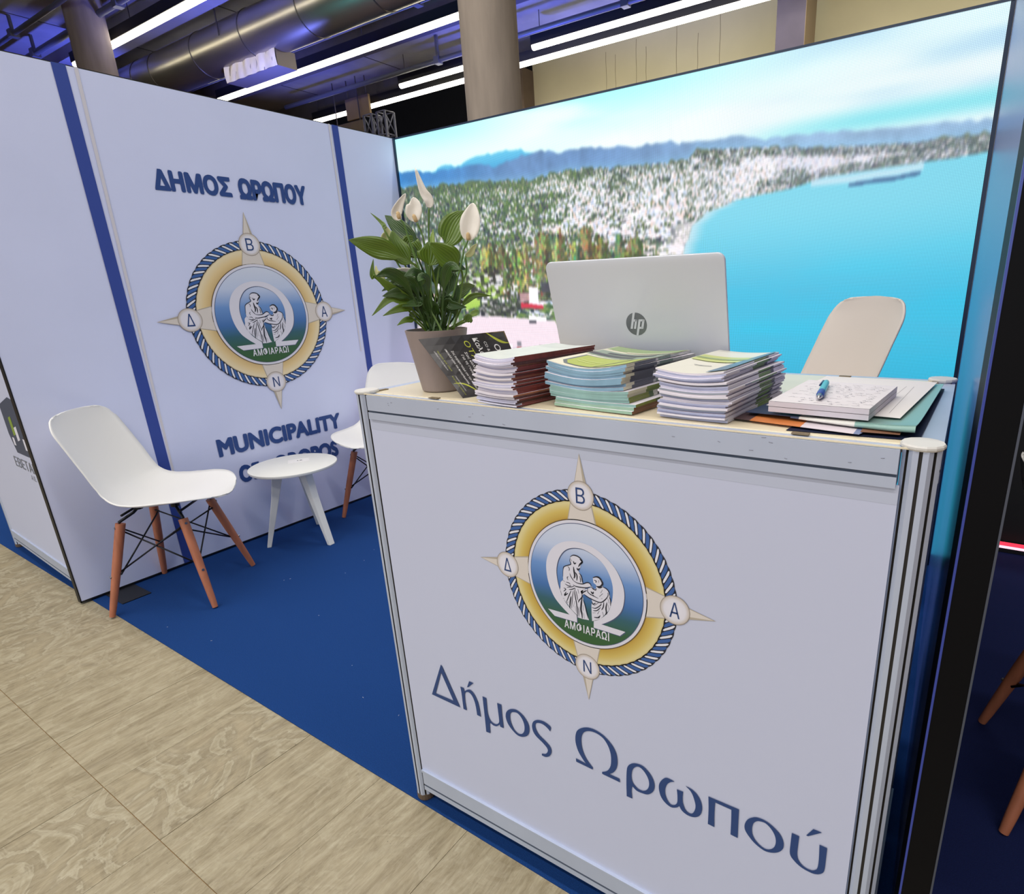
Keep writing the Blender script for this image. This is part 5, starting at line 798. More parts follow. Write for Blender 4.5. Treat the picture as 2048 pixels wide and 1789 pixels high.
shell_chair((2.640, 0.84, 0.0), face(-0.75, -0.66), 'tall white bar-height shell chair behind the right half of the counter', seat=0.79, top=1.175, spread=0.23, shell=mat('shaded_polypropylene', (206, 196, 184), 0.5))  # white shell coloured darker and warmer to stand for its shading

# ------------------------------------------------------------------ round side table
WTM = mat('white_lacquer', (226, 226, 220), 0.4); t = empty('side_table', (0.258, 0.548, 0)); tag(t, 'low round white side table between the two shell chairs', 'table')
MB().lathe([(0.0, 0.398), (0.190, 0.398), (0.204, 0.402), (0.207, 0.408), (0.2065, 0.4145), (0.204, 0.416), (0.0, 0.416)], 64, WTM).build('table_top', None, t, smooth=True, autosmooth=True)
MB().lathe([(0.0, 0.385), (0.10, 0.385), (0.10, 0.398), (0.0, 0.398)], 32, WTM).build('top_bracket', None, t)
for fx, fy in ((0.164, 0.388), (0.437, 0.565), (0.123, 0.714)):
    dx, dy = fx-0.258, fy-0.548; L = math.hypot(dx, dy); ux, uy = dx/L, dy/L; px_, py_ = -uy, ux
    def ring(r, z, w_, d_): return [(ux*r+s1*ux*d_+s2*px_*w_, uy*r+s1*uy*d_+s2*py_*w_, z) for s1, s2 in ((-1, -1), (1, -1), (1, 1), (-1, 1))]
    vs = ring(L-0.004, 0.0, 0.0155, 0.010)+ring(L*0.60, 0.25, 0.019, 0.018)+ring(L*0.42, 0.390, 0.021, 0.026)
    mb = MB(); mb.add(vs, [(0, 1, 2, 3), (11, 10, 9, 8)]+[(k*4+i, k*4+(i+1) % 4, k*4+4+(i+1) % 4, k*4+4+i) for k in (0, 1) for i in range(4)])
    mb.build('leg', WTM, t, bevel=0.003)
t = empty('table_card', (0.225, 0.600, 0.416), math.radians(58)); tag(t, 'small white paper card lying on the round side table', 'card')
MB().box(-0.05, 0.05, -0.036, 0.036, 0.0, 0.0008, mat('white_paper', (226, 224, 222), 0.6)).build('card', None, t)
mb = MB(); GI = mat('grey_ink', (110, 112, 116), 0.7)
for x, w_ in ((-0.008, 0.006), (0.004, 0.008), (0.012, 0.004)): mb.box(x, x+w_, -0.004, 0.008, 0.0009, 0.0010)
mb.build('print', GI, t)

# ------------------------------------------------------------------ right neighbour
o = MB().box(3.22, 8, 2.02, 2.10, 0, 2.1, mat('black_backwall', (14, 14, 17), 0.6)).build('stand_back_wall'); tag(o, 'black back wall of the neighbouring stand at far right', 'partition')
t = empty('led_strip', (3.3, 2.0, 0.03)); tag(t, 'glowing red LED strip along the foot of the black back wall', 'light strip')
MB().box(-0.05, 4, -0.004, 0.016, -0.028, 0.020, BLK).build('channel', None, t)
MB().box(-0.05, 4, -0.010, -0.004, 0.006, 0.022, mat('red_glow', (230, 40, 60), 0.5, emit=(236, 52, 74), estr=1.6)).build('red_diffuser', None, t)
MB().box(-0.05, 4, -0.011, -0.004, -0.006, 0.005, mat('pink_glow', (250, 200, 215), 0.5, emit=(250, 196, 214), estr=1.3)).build('pink_diffuser', None, t)
# black rucksack in the gap behind the counter
t = empty('rucksack', (2.97, 0.36, 0)); tag(t, 'black soft bag standing on the carpet behind the right end of the counter', 'bag')
bm = bmesh.new(); bmesh.ops.create_icosphere(bm, subdivisions=4, radius=1)
for v in bm.verts:
    x, y, z = v.co; r = 1+0.05*math.sin(5*x+3*z)+0.04*math.sin(7*y-4*z)
    s = lambda q: math.copysign(abs(q)**0.6, q); v.co = Vector((s(x)*0.105*r*(1-0.18*max(0, z)), s(y)*0.085*r, max(0.0, 0.235+s(z)*0.235)))
me = bpy.data.meshes.new('bag_body'); bm.to_mesh(me); bm.free(); me.materials.append(mat('black_nylon', (9, 9, 12), 0.85, bump=0.4, bscale=120)); me.polygons.foreach_set('use_smooth', [True]*len(me.polygons))
o = bpy.data.objects.new('bag_body', me); COL.objects.link(o); o.parent = t
MB().tube([(-0.03, 0, 0.455), (-0.028, 0, 0.50), (0, 0, 0.515), (0.028, 0, 0.50), (0.03, 0, 0.455)], 0.006, 8).build('carry_loop', BLK, t, smooth=True)
# ------------------------------------------------------------------ things on the counter
TZ = 1.0468
# laptop
t = empty('laptop', (2.532, -0.004, TZ)); tag(t, 'white open laptop seen from behind, round grey logo on its lid', 'laptop')
LPM = mat('pearl_white_plastic', (200, 202, 208), 0.34, coat=0.3); LW, LH = 0.374, 0.236
def rrect(w_, h_, r, n=6):
    pts = []
    for cx, cy, a0 in ((w_/2-r, h_-r, 0), (-w_/2+r, h_-r, 90), (-w_/2+r*0.4, r*0.4, 180), (w_/2-r*0.4, r*0.4, 270)):
        rr = r if a0 < 180 else r*0.4
        for k in range(n+1): a = math.radians(a0+90*k/n); pts.append((cx+rr*math.cos(a), cy+rr*math.sin(a)))
    return pts
mb = MB(); mb.prism(rrect(LW, LH, 0.014), 0, 0.0075, LPM); lid = mb.build('lid', None, t, rot=(math.radians(90+14), 0, 0), loc=(0, 0.0, 0.012), bevel=0.002, smooth=True, autosmooth=True)
mb = MB(); mb.prism([(x*0.955, 0.012+y*0.92) for x, y in rrect(LW, LH, 0.006)], 0, 0.0004, mat('lit_lcd', (20, 22, 26), 0.3, emit=(190, 200, 215), estr=0.5)); mb.build('display', None, lid, loc=(0, 0, -0.0005))
LG = mat('logo_grey', (112, 116, 120), 0.35, 0.4); mb = MB()
# disc with the two italic letters left open: h ascender cuts the top, p descender cuts the bottom
lx, ly, lr = 0.004, 0.112, 0.0225; zt = 0.0078
disc(mb, lr, zt, LG, lx, ly, 48)
def slant(poly, z, m): mb.add([(lx+(x+0.28*y)*lr, ly+y*lr, z) for x, y in poly], [tuple(range(len(poly)))], m)
K = 0.10; zz_ = zt+0.0005
for poly in ([(-0.50, -0.42), (-0.28, -0.42), (-0.28, 1.02), (-0.50, 1.02)], [(-0.28, 0.22), (-0.05, 0.22), (0.02, 0.36), (0.0, 0.42), (-0.28, 0.42)], [(-0.17, -0.42), (0.03, -0.42), (0.03, 0.42), (-0.17, 0.42)],
             [(0.16, -1.02), (0.37, -1.02), (0.37, 0.42), (0.16, 0.42)], [(0.37, 0.24), (0.66, 0.24), (0.72, 0.34), (0.66, 0.42), (0.37, 0.42)], [(0.53, -0.40), (0.74, -0.40), (0.74, 0.40), (0.53, 0.40)], [(0.37, -0.42), (0.70, -0.42), (0.66, -0.24), (0.37, -0.24)]):
    slant(poly, zz_, LPM)
mb.build('logo', None, lid, fixn=False)
mb = MB(); mb.box(-LW/2, LW/2, 0.0, 0.225, 0.004, 0.017, LPM); mb.build('keyboard_base', None, t, bevel=0.003)
mb = MB()
for r in range(5):
    for k in range(14): mb.box(-0.165+k*0.0237, -0.165+k*0.0237+0.020, 0.04+r*0.021, 0.04+r*0.021+0.017, 0.017, 0.0185)
mb.build('keys', mat('key_white', (214, 214, 216), 0.5), t)
MB().tube([(-0.15, 0.0, 0.012), (0.15, 0.0, 0.012)], 0.006, 12).build('hinge', LPM, t, smooth=True)
for x in (-0.16, 0.16): MB().box(x-0.01, x+0.01, 0.02, 0.19, 0, 0.004, BLK).build('rubber_foot', None, t)

# ---- brochures and booklets
def sheet_block(name, wx, dy, th, sag, mats, twist=0.0, nx=10, lift=0.0, edge=0.0):
    """curved booklet: mats = top, front edge, right side; back/left share the front one"""
    me = bpy.data.meshes.new(name); vs = []; fs = []; mi = []
    for j, y in enumerate((0.0, dy*0.5, dy)):
        for i in range(nx+1):
            u = i/nx; x = wx*u; z = -sag*math.sin(math.pi*u)*(1-0.5*j/2)+lift*(1-j/2)*u*u+edge*(1-u)**3
            vs += [(x, y, z), (x, y, z+th)]
    W_ = (nx+1)*2
    for j in (0, 1):
        for i in range(nx):
            a = j*W_+i*2; b = a+2; c = a+W_; d = b+W_
            fs += [(a+1, b+1, d+1, c+1), (a, c, d, b)]; mi += [0, 0]
    for i in range(nx): a = i*2; fs.append((a, a+2, a+3, a+1)); mi.append(1); a = 2*W_+i*2; fs.append((a, a+1, a+3, a+2)); mi.append(1)
    for j in (0, 1): a = j*W_; fs.append((a, a+1, a+W_+1, a+W_)); mi.append(1); a = j*W_+nx*2; fs.append((a, a+W_, a+W_+1, a+1)); mi.append(2)
    me.from_pydata(vs, [], fs)
    for m_ in mats: me.materials.append(m_)
    me.polygons.foreach_set('material_index', mi); me.polygons.foreach_set('use_smooth', [k == 0 for k in mi]); me.update()
    try: me.set_sharp_from_angle(angle=math.radians(40))
    except Exception: pass
    return me
PW = mat('paper_edge_white', (222, 216, 222), 0.6); PL = mat('paper_edge_lilac', (198, 196, 214), 0.6); PG = mat('paper_edge_grey', (150, 156, 168), 0.6); PB = mat('paper_edge_slate', (128, 140, 168), 0.6)
ORD = 'bottom second third fourth fifth sixth seventh eighth ninth tenth eleventh twelfth thirteenth fourteenth fifteenth sixteenth seventeenth eighteenth nineteenth twentieth twenty-first twenty-second twenty-third twenty-fourth twenty-fifth twenty-sixth twenty-seventh twenty-eighth twenty-ninth thirtieth'.split()
def nth(k, n):
    """place in a stack, counted from the nearer end"""
    if k == 0: return 'at the very bottom'
    if k < n//2: return '%s from the bottom' % ORD[k]
    return '%s from the top' % ORD[n-1-k]
def stack(n, x, y, w_, d_, th, rz, label, group, name, matsets, jit=0.004, sagmax=0.005, seed=1, lean=(0, 0), topmat=None, ang=0.03, toplabel=None, shift_fn=None):
    q = np.random.default_rng(seed); z = TZ+0.0004; cs, sn = math.cos(rz), math.sin(rz); lastx = 0
    for k in range(n):
        t_ = k/(n-1); tk = th*q.uniform(0.88, 1.12)*0.97; ms = list(matsets[q.integers(len(matsets))]) if callable(getattr(matsets, '__len__', None)) else matsets
        if k == n-1 and topmat: ms[0] = topmat
        sg = sagmax*(0.15+0.85*t_)
        z += 0.0
        me = sheet_block(name, w_, d_, tk, sg, ms, edge=0.001*q.random()*t_)
        ox = q.normal(0, jit*0.6)+lean[0]*t_; oy = q.normal(0, jit)+lean[1]*t_
        if shift_fn: ax, ay = shift_fn(k); ox += ax; oy += ay
        o = bpy.data.objects.new(name, me); COL.objects.link(o)
        bump_ = sagmax*(0.15+0.85*t_)                       # keep the belly of the sagging booklet on the one below
        o.location = (x+cs*ox-sn*oy, y+sn*ox+cs*oy, z+(bump_ if k == 0 else sagmax*0.15)); o.rotation_euler = (0, 0, rz+q.normal(0, ang*0.4))
        if k == 0: z += 0
        z += tk
        tag(o, label+', '+nth(k, n) if not (k == n-1 and toplabel) else toplabel, 'brochure', group)
M_red = mat('spine_oxblood', (112, 46, 42), 0.5, noise=0.35, nscale=60, stretch=(1, 1, 0.2)); M_red2 = mat('spine_russet', (150, 92, 66), 0.5, noise=0.25, nscale=60); M_red3 = mat('spine_dark_brown', (74, 38, 34), 0.5)
TOP1 = mat('cover_pale_mint', (214, 220, 214), 0.4, noise=0.05, nscale=30)
stack(30, 2.352, -0.303, 0.103, 0.205, 0.00290, math.radians(-9), 'white leaflet with dark red spine in the left stack', 'leaflets in the left stack', 'brochure',
      [(PW, PW, M_red), (PW, PW, M_red), (PW, PL, M_red3), (PW, PW, M_red2), (PW, PL, M_red)], jit=0.0035, sagmax=0.006, seed=3, topmat=TOP1,
      toplabel='pale mint covered leaflet lying topmost on the left stack', shift_fn=lambda k: (0.0, 0.0) if k > 7 else (0.002, -0.001*k))
def cover_mat(name, base, blobs, seed):
    """flat printed cover: voronoi patches of colour"""
    mt = bpy.data.materials.new(name); mt.use_nodes = True; nt = mt.node_tree; b = nt.nodes['Principled BSDF']; nset(b, 'Roughness', 0.3)
    tc = nt.nodes.new('ShaderNodeTexCoord'); mp = nt.nodes.new('ShaderNodeMapping'); mp.inputs['Location'].default_value = (seed, seed*0.7, 0); nt.links.new(tc.outputs['Object'], mp.inputs[0])
    n = nt.nodes.new('ShaderNodeTexNoise'); n.inputs['Scale'].default_value = 14; n.inputs['Detail'].default_value = 2; n.inputs['Distortion'].default_value = 1.2; nt.links.new(mp.outputs[0], n.inputs['Vector'])
    r = nt.nodes.new('ShaderNodeValToRGB'); r.color_ramp.interpolation = 'CONSTANT'
    while len(r.color_ramp.elements) < len(blobs): r.color_ramp.elements.new(0.5)
    for e, (p, c) in zip(r.color_ramp.elements, blobs): e.position = p; e.color = (*lin(c), 1)
    nt.links.new(n.outputs['Fac'], r.inputs[0]); nt.links.new(r.outputs[0], b.inputs['Base Color']); return mt
TEAL1 = mat('edge_seafoam', (140, 176, 168), 0.5, noise=0.12, nscale=25); TEAL2 = mat('edge_pale_blue', (132, 168, 188), 0.5, noise=0.12, nscale=22); TEAL3 = mat('edge_pale_green', (150, 180, 156), 0.5, noise=0.14, nscale=25)
def band_mat(name, bands, rough=0.45, lo=0.0, hi=0.22): return mat_ramp(name, bands, 'y', rough=rough, lo=lo, hi=hi, interp='CONSTANT')
SP_A = band_mat('spine_slate_band', [(0.0, (206, 202, 176)), (0.11, (84, 88, 98)), (0.42, (176, 178, 176)), (0.46, (108, 128, 118)), (0.66, (168, 172, 168)), (0.8, (190, 190, 186))])
SP_B = band_mat('spine_olive_band', [(0.0, (200, 196, 170)), (0.25, (104, 122, 60)), (0.6, (96, 100, 92)), (0.85, (120, 130, 100))])
SP_C = band_mat('spine_green_band', [(0.0, (112, 122, 48)), (0.28, (66, 92, 54)), (0.34, (190, 190, 180)), (0.40, (62, 72, 60)), (0.8, (84, 92, 80))])
SP_D = mat('spine_walnut', (110, 74, 48), 0.5, noise=0.2, nscale=30)
def s2(k): return ((0.0, 0.0) if k < 3 else (-0.012, 0.004) if k < 7 else (-0.022, 0.010))
q2 = [[PW, TEAL3, SP_D]]*2+[[PW, TEAL1, SP_C]]*3+[[PW, TEAL1, SP_B]]*2+[[PW, TEAL2, SP_A]]*8
z = TZ+0.0025
BK = np.random.default_rng(8)
for k in range(15):
    th = 0.0049*BK.uniform(0.9, 1.08); tt = k/14; me = sheet_block('booklet', 0.158, 0.225, th, 0.0008+0.0085*tt, q2[k], edge=0.002*tt, lift=0.002*tt)
    ax, ay = s2(k); o = bpy.data.objects.new('booklet', me); COL.objects.link(o); rz = math.radians(-5)+BK.normal(0, 0.012)
    o.location = (2.508+ax+BK.normal(0, 0.0015), -0.283+ay+BK.normal(0, 0.002), z); o.rotation_euler = (0, 0, rz); z += th
    tag(o, '%s edged booklet in the middle stack, %s' % (('brown and mint', 'green and seafoam', 'olive and seafoam', 'slate and pale blue')[0 if k < 2 else 1 if k < 5 else 2 if k < 7 else 3], nth(k, 15)), 'booklet', 'booklets in the middle stack')
topb = o; tag(topb, 'cream booklet with green map cover, topmost of the middle stack')
# its printed cover, following the sag
def cover_patch(parent, polys, w_, sag, th, edge, lift, dz=0.0004):
    mb = MB()
    for poly, mm, lv in polys:
        # triangulated strips in v so the patch follows the curve in u
        us = [p[0] for p in poly]; u0, u1 = min(us), max(us); n = 10
        def cut(u):
            ys = []
            for i in range(len(poly)):
                (a, b), (c, d) = poly[i], poly[(i+1) % len(poly)]
                if (a-u)*(c-u) <= 0 and a != c: ys.append(b+(d-b)*(u-a)/(c-a))
            return (min(ys), max(ys)) if ys else (0, 0)
        vs = []
        for i in range(n+1):
            u = u0+(u1-u0)*(i/n*0.998+0.001); a, b = cut(u)
            for y in (a, b):
                j = y/0.225*2; zz = -sag*math.sin(math.pi*u/w_)*(1-0.5*j/2)+lift*(1-j/2)*(u/w_)**2+edge*(1-u/w_)**3+th+dz*(1+lv); vs.append((u, y, zz))
        mb.add(vs, [(2*i, 2*i+2, 2*i+3, 2*i+1) for i in range(n)], mm)
    return mb.build('cover_print', None, parent, fixn=False)
C_CR = mat('cover_cream', (226, 222, 198), 0.35); C_LI = mat('cover_lime', (172, 186, 84), 0.35); C_LI2 = mat('cover_light_lime', (196, 206, 124), 0.35); C_SL = mat('cover_slate', (108, 116, 116), 0.35); C_GR = mat('cover_grey_green', (150, 166, 150), 0.35); C_DK = mat('cover_dark', (84, 86, 90), 0.35); C_SG = mat('cover_sage', (150, 172, 120), 0.35)
cover_patch(topb, [([(0.001, 0.001), (0.157, 0.001), (0.157, 0.224), (0.001, 0.224)], C_CR, 0), ([(0.012, 0.030), (0.020, 0.014), (0.080, 0.008), (0.150, 0.016), (0.150, 0.10), (0.012, 0.10)], C_SL, 1),
                   ([(0.018, 0.034), (0.026, 0.018), (0.080, 0.012), (0.146, 0.020), (0.146, 0.095), (0.018, 0.095)], C_LI, 2), ([(0.085, 0.013), (0.088, 0.013), (0.118, 0.094), (0.114, 0.094)], C_SL, 3),
                   ([(0.004, 0.11), (0.154, 0.10), (0.154, 0.16), (0.004, 0.165)], C_GR, 1), ([(0.004, 0.118), (0.10, 0.112), (0.10, 0.128), (0.004, 0.136)], C_DK, 2), ([(0.03, 0.14), (0.13, 0.135), (0.13, 0.15), (0.03, 0.152)], C_DK, 2),
                   ([(0.004, 0.18), (0.154, 0.172), (0.154, 0.222), (0.004, 0.222)], C_SG, 1), ([(0.05, 0.172), (0.15, 0.165), (0.15, 0.176), (0.05, 0.180)], C_CR, 2),
                   ([(0.03, 0.045), (0.075, 0.035), (0.075, 0.039), (0.03, 0.049)], C_LI2, 3), ([(0.03, 0.056), (0.08, 0.047), (0.08, 0.051), (0.03, 0.060)], C_LI2, 3)], 0.158, 0.0093, th, 0.002, 0.002)
SPW = band_mat('spine_green_navy_band', [(0.0, (204, 200, 208)), (0.50, (92, 122, 62)), (0.72, (44, 48, 72)), (0.78, (200, 194, 210))], hi=0.245)
SPX = band_mat('spine_dark_teal', [(0.0, (52, 60, 66)), (0.2, (70, 96, 84)), (0.7, (56, 66, 76))], hi=0.245)
SPY = band_mat('spine_mixed_band', [(0.0, (212, 206, 206)), (0.24, (112, 112, 140)), (0.34, (130, 146, 140)), (0.5, (84, 116, 74)), (0.8, (176, 176, 196))], hi=0.245)
LIL = mat('front_lilac_slate', (170, 174, 200), 0.5, noise=0.14, nscale=18)
stack(26, 2.703, -0.290, 0.108, 0.245, 0.00285, math.radians(-3.0), 'white brochure with banded edge in the right stack', 'brochures in the right stack', 'brochure',
      [(PW, LIL, SPW), (PW, PW, SPW), (PW, LIL, SPW), (PW, PL, SPY), (PW, PG, SPW)], jit=0.003, sagmax=0.0055, seed=5, lean=(-0.004, 0.004), topmat=mat('cover_pale_cream', (224, 222, 206), 0.35), toplabel='cream brochure with pale green picture, topmost of the right stack',
      shift_fn=lambda k: (0.0, 0.0) if k < 6 else ((0.004, -0.002) if k < 21 else (-0.004, 0.0)))
topc = [o for o in bpy.data.objects if o.get('label', '').startswith('cream brochure with pale green')][0]
cover_patch(topc, [([(0.004, 0.115), (0.104, 0.105), (0.104, 0.165), (0.004, 0.17)], C_LI2, 1), ([(0.004, 0.135), (0.104, 0.128), (0.104, 0.14), (0.004, 0.146)], C_SG, 2), ([(0.030, 0.07), (0.06, 0.068), (0.06, 0.071), (0.030, 0.073)], mat('grey_ink', (110, 112, 116)), 1),
                   ([(0.078, 0.004), (0.107, 0.012), (0.107, 0.240), (0.100, 0.240)], mat('cover_steel_blue', (96, 128, 150), 0.35), 2)], 0.108, 0.0055, 0.0029, 0.0005, 0.0)

# ---- dark flyer leaning between pot and left stack (twisted sheet)
A_, B_, C_, D_ = Vector((2.300, -0.288, TZ+0.0006)), Vector((2.352, -0.158, TZ+0.0006)), Vector((2.336, -0.198, 1.163)), Vector((2.213, -0.300, 1.1545))   # front bottom, rear bottom, rear top, front top
nf = (B_-A_).cross(D_-A_).normalized()
if nf.dot(cam.matrix_world.translation-A_) < 0: nf = -nf
def fly(u, v, dz=0.0):
    p = A_*(1-u)*(1-v)+B_*u*(1-v)+C_*u*v+D_*(1-u)*v; return p+nf*dz
def flat_sheet(fn, n=8, m_=None, th=0.0005):
    mb = MB(); vs = [fn(i/n, j/n, s_) for s_ in (th, 0) for j in range(n+1) for i in range(n+1)]; K_ = (n+1)**2
    fs = [(j*(n+1)+i, j*(n+1)+i+1, (j+1)*(n+1)+i+1, (j+1)*(n+1)+i) for j in range(n) for i in range(n)]; fs += [tuple(K_+q for q in reversed(f)) for f in fs]
    rim = list(range(n+1))+[k*(n+1)+n for k in range(1, n+1)]+[n*(n+1)+k for k in range(n-1, -1, -1)]+[k*(n+1) for k in range(n-1, 0, -1)]
    fs += [(rim[q], rim[(q+1) % len(rim)], K_+rim[(q+1) % len(rim)], K_+rim[q]) for q in range(len(rim))]
    mb.add(vs, fs, m_); return mb
t = empty('flyer', A_); tag(t, 'dark charcoal and gold flyer with Greek text leaning on the plant pot', 'flyer')
sh_ = lambda mb: setattr(mb, 'v', [(v[0]-A_.x, v[1]-A_.y, v[2]-A_.z) for v in mb.v]) or mb
FM = mat('flyer_charcoal', (52, 50, 50), 0.28, noise=0.25, nscale=12, coat=0.3); FW = mat('flyer_white_ink', (232, 230, 226), 0.5); FY = mat('flyer_lime_ink', (184, 190, 62), 0.5); FT = mat('flyer_bronze', (104, 84, 48), 0.3)
fo = sh_(flat_sheet(fly, 8, FM)).build('sheet', None, t)
# text runs from the top edge (v=1) down to the bottom edge (v=0); header sits at large u
def ftext(mb, s, u_, v0, v1, h, m_, off=0.0):
    # s along decreasing v, letters' up = +u
    text_into(mb, s, (0, v0-v1, 0, h), 0, m_, offset=off, vert=lambda a, b: tuple(fly(u_+b, v0-a, 0.0011)), nrm=tuple(nf))
mb = MB()
ftext(mb, 'Καλως', 0.580, 0.93, 0.55, 0.075, FW, 0.02); ftext(mb, 'ΟΤΑ', 0.470, 0.90, 0.56, 0.065, FY, 0.006)
ftext(mb, 'ΟΤΑ', 0.80, 0.80, 0.45, 0.07, FW, 0.02); ftext(mb, 'CD & και Φ', 0.70, 0.86, 0.50, 0.035, FW); 
ftext(mb, 'Σας καλωσορίζουμε', 0.40, 0.72, 0.10, 0.04, FW, 0.01); ftext(mb, 'Για τη συμμετοχή σας', 0.34, 0.68, 0.08, 0.04, FW, 0.01)
ftext(mb, 'Σας ευχαριστούμε για την παρουσία', 0.255, 0.76, 0.06, 0.036, FW, 0.008); ftext(mb, 'αποτελέσματα του προγράμματος', 0.195, 0.80, 0.20, 0.034, FW, 0.008)
ftext(mb, 'ημέρα και ώρα', 0.10, 0.78, 0.44, 0.022, FY); ftext(mb, 'αίθουσα συνεδρίων', 0.06, 0.78, 0.46, 0.022, FW); ftext(mb, 'στοιχεία επικοινωνίας', 0.10, 0.36, 0.10, 0.020, FW); ftext(mb, 'πληροφορίες τηλέφωνο', 0.06, 0.36, 0.04, 0.020, FY)
for a, b, cc in (((0.78, 1.0), (1.0, 0.80), 0.05), ((0.30, 0.0), (0.02, 0.24), 0.03), ((0.36, 0.0), (0.60, 0.03), 0.02)):
    pts = []
    for i in range(11):
        s_ = i/10; u = a[0]+(b[0]-a[0])*s_; v = a[1]+(b[1]-a[1])*s_-0.12*math.sin(math.pi*s_)*(1 if a[1] else -1)*0.6; wd = cc*math.sin(math.pi*min(1, s_*0.9+0.05))*0.5+0.002
        u, v = min(1, max(0, u)), min(1, max(0, v)); pts += [tuple(fly(u, v, 0.0009)), tuple(fly(min(1, u+wd), min(1, v+wd), 0.0009))]
    mb.add(pts, [(2*i, 2*i+1, 2*i+3, 2*i+2) for i in range(10)], FY)
sh_(mb).build('printing', None, t, fixn=False)
mb = MB(); pts = [tuple(fly(u, v, 0.0007)) for u, v in ((0.72, 1.0), (1.0, 1.0), (1.0, 0.35), (0.86, 0.6))]; mb.add(pts, [(0, 1, 2, 3)], FT); sh_(mb).build('bronze_glow', None, t, fixn=False)

# ---- folders, sheets, notepad and pen
def sheet(name, corners, label, cat, m_, z, fn=None, th=0.0006, n=10, group=None):
    c = [Vector((x, y, 0)) for x, y in corners]; base = (c[0]+c[2])/2
    t_ = empty(name, (base.x, base.y, z)); tag(t_, label, cat, group)
    def f(u, v, s_=0.0):
        p = c[0]*(1-u)*(1-v)+c[1]*u*(1-v)+c[2]*u*v+c[3]*(1-u)*v-base; h = fn(u, v) if fn else 0
        return Vector((p.x, p.y, h+s_))
    flat_sheet(f, n, m_, th).build('sheet', None, t_, smooth=False); return t_, f
FB = mat('folder_navy', (40, 52, 84), 0.4); FTQ = mat_ramp('folder_teal_band', [(0.0, (58, 72, 100)), (0.20, (70, 86, 116)), (0.36, (216, 214, 206)), (0.60, (138, 170, 160)), (1.0, (126, 162, 176))], 'x', rough=0.3, lo=-0.11, hi=0.11, interp='CONSTANT')
FTQ = mat_ramp('folder_print', [(0.0, (58, 72, 100)), (0.30, (216, 214, 206)), (0.62, (132, 168, 158)), (1.0, (110, 150, 176))], 'x', rough=0.3, lo=-0.11, hi=0.12, interp='CONSTANT')
sheet('presentation_folder', [(2.895, -0.298), (3.052, -0.288), (3.064, 0.105), (2.93, 0.11)], 'flat black and navy folder at the very bottom right of the papers', 'folder', mat('folder_black', (22, 28, 52), 0.6, spec=0.15), TZ+0.0006)
sheet('leaflet', [(2.806, -0.268), (2.985, -0.296), (3.005, -0.20), (2.826, -0.17)], 'folded orange and white leaflet sticking out left of the folders', 'leaflet', mat_ramp('leaflet_orange', [(0.0, (74, 52, 52)), (0.16, (206, 122, 62)), (0.52, (216, 206, 212)), (0.86, (120, 132, 168))], 'x', lo=-0.10, hi=0.10, interp='CONSTANT'), TZ+0.0024, fn=lambda u, v: 0.0012*(1-v))
sheet('leaflet', [(2.985, -0.285), (3.03, -0.282), (3.03, -0.20), (2.985, -0.20)], 'small brown edged leaflet peeking out under the teal folder', 'leaflet', mat('leaflet_brown', (128, 86, 62), 0.5), TZ+0.0046)
tf, ff = sheet('presentation_folder', [(2.822, -0.242), (3.046, -0.276), (3.062, 0.098), (2.862, 0.108)], 'open teal and white folder with curled front edge under the white sheet', 'folder', FTQ, TZ+0.0070, fn=lambda u, v: 0.0045*math.exp(-v*9)*(0.3+u)+0.003*u**8, th=0.0009, n=14)
mb = MB(); vs = []                                   # folded-over front flap of the folder
for i in range(13):
    u = 0.30+0.70*i/12; p = ff(u, 0.0)
    for k in range(7):
        a = math.pi*k/6; h = 0.0012+0.0042*(u-0.3); vs.append((p.x, p.y-h*math.sin(a)*1.2, p.z-h+h*math.cos(a)))
mb.add(vs, [(i*7+k, (i+1)*7+k, (i+1)*7+k+1, i*7+k+1) for i in range(12) for k in range(6)]); mb.build('folded_flap', FTQ, tf, smooth=True)
mb = MB(); mb.ribbon([(-0.03, -0.165), (-0.012, -0.172), (0.008, -0.168)], 0.004, 0.0035, mat('folder_mark', (84, 90, 84))); mb.ribbon([(-0.02, -0.176), (0.0, -0.170)], 0.002, 0.0036, mat('folder_mark', (84, 90, 84))); mb.build('folder_mark', None, tf, fixn=False)
ts, fsn = sheet('paper_sheet', [(2.842, -0.206), (3.024, -0.226), (3.052, 0.092), (2.868, 0.104)], 'large white paper sheet lying under the notepad', 'paper', mat('cream_white_paper', (228, 222, 216), 0.55), TZ+0.0135, th=0.0005)
mb = MB(); 
for k, (u0, u1, v) in enumerate(((0.86, 0.885, 0.45), (0.9, 0.905, 0.2))): mb.tube([tuple(fsn(0.80+0.10*k, 0.08, 0.0006)), tuple(fsn(0.80+0.06*k, 0.80, 0.0006))], 0.00025, 4)
mb.build('ruled_line', mat('faint_ink', (168, 164, 166), 0.6), ts)
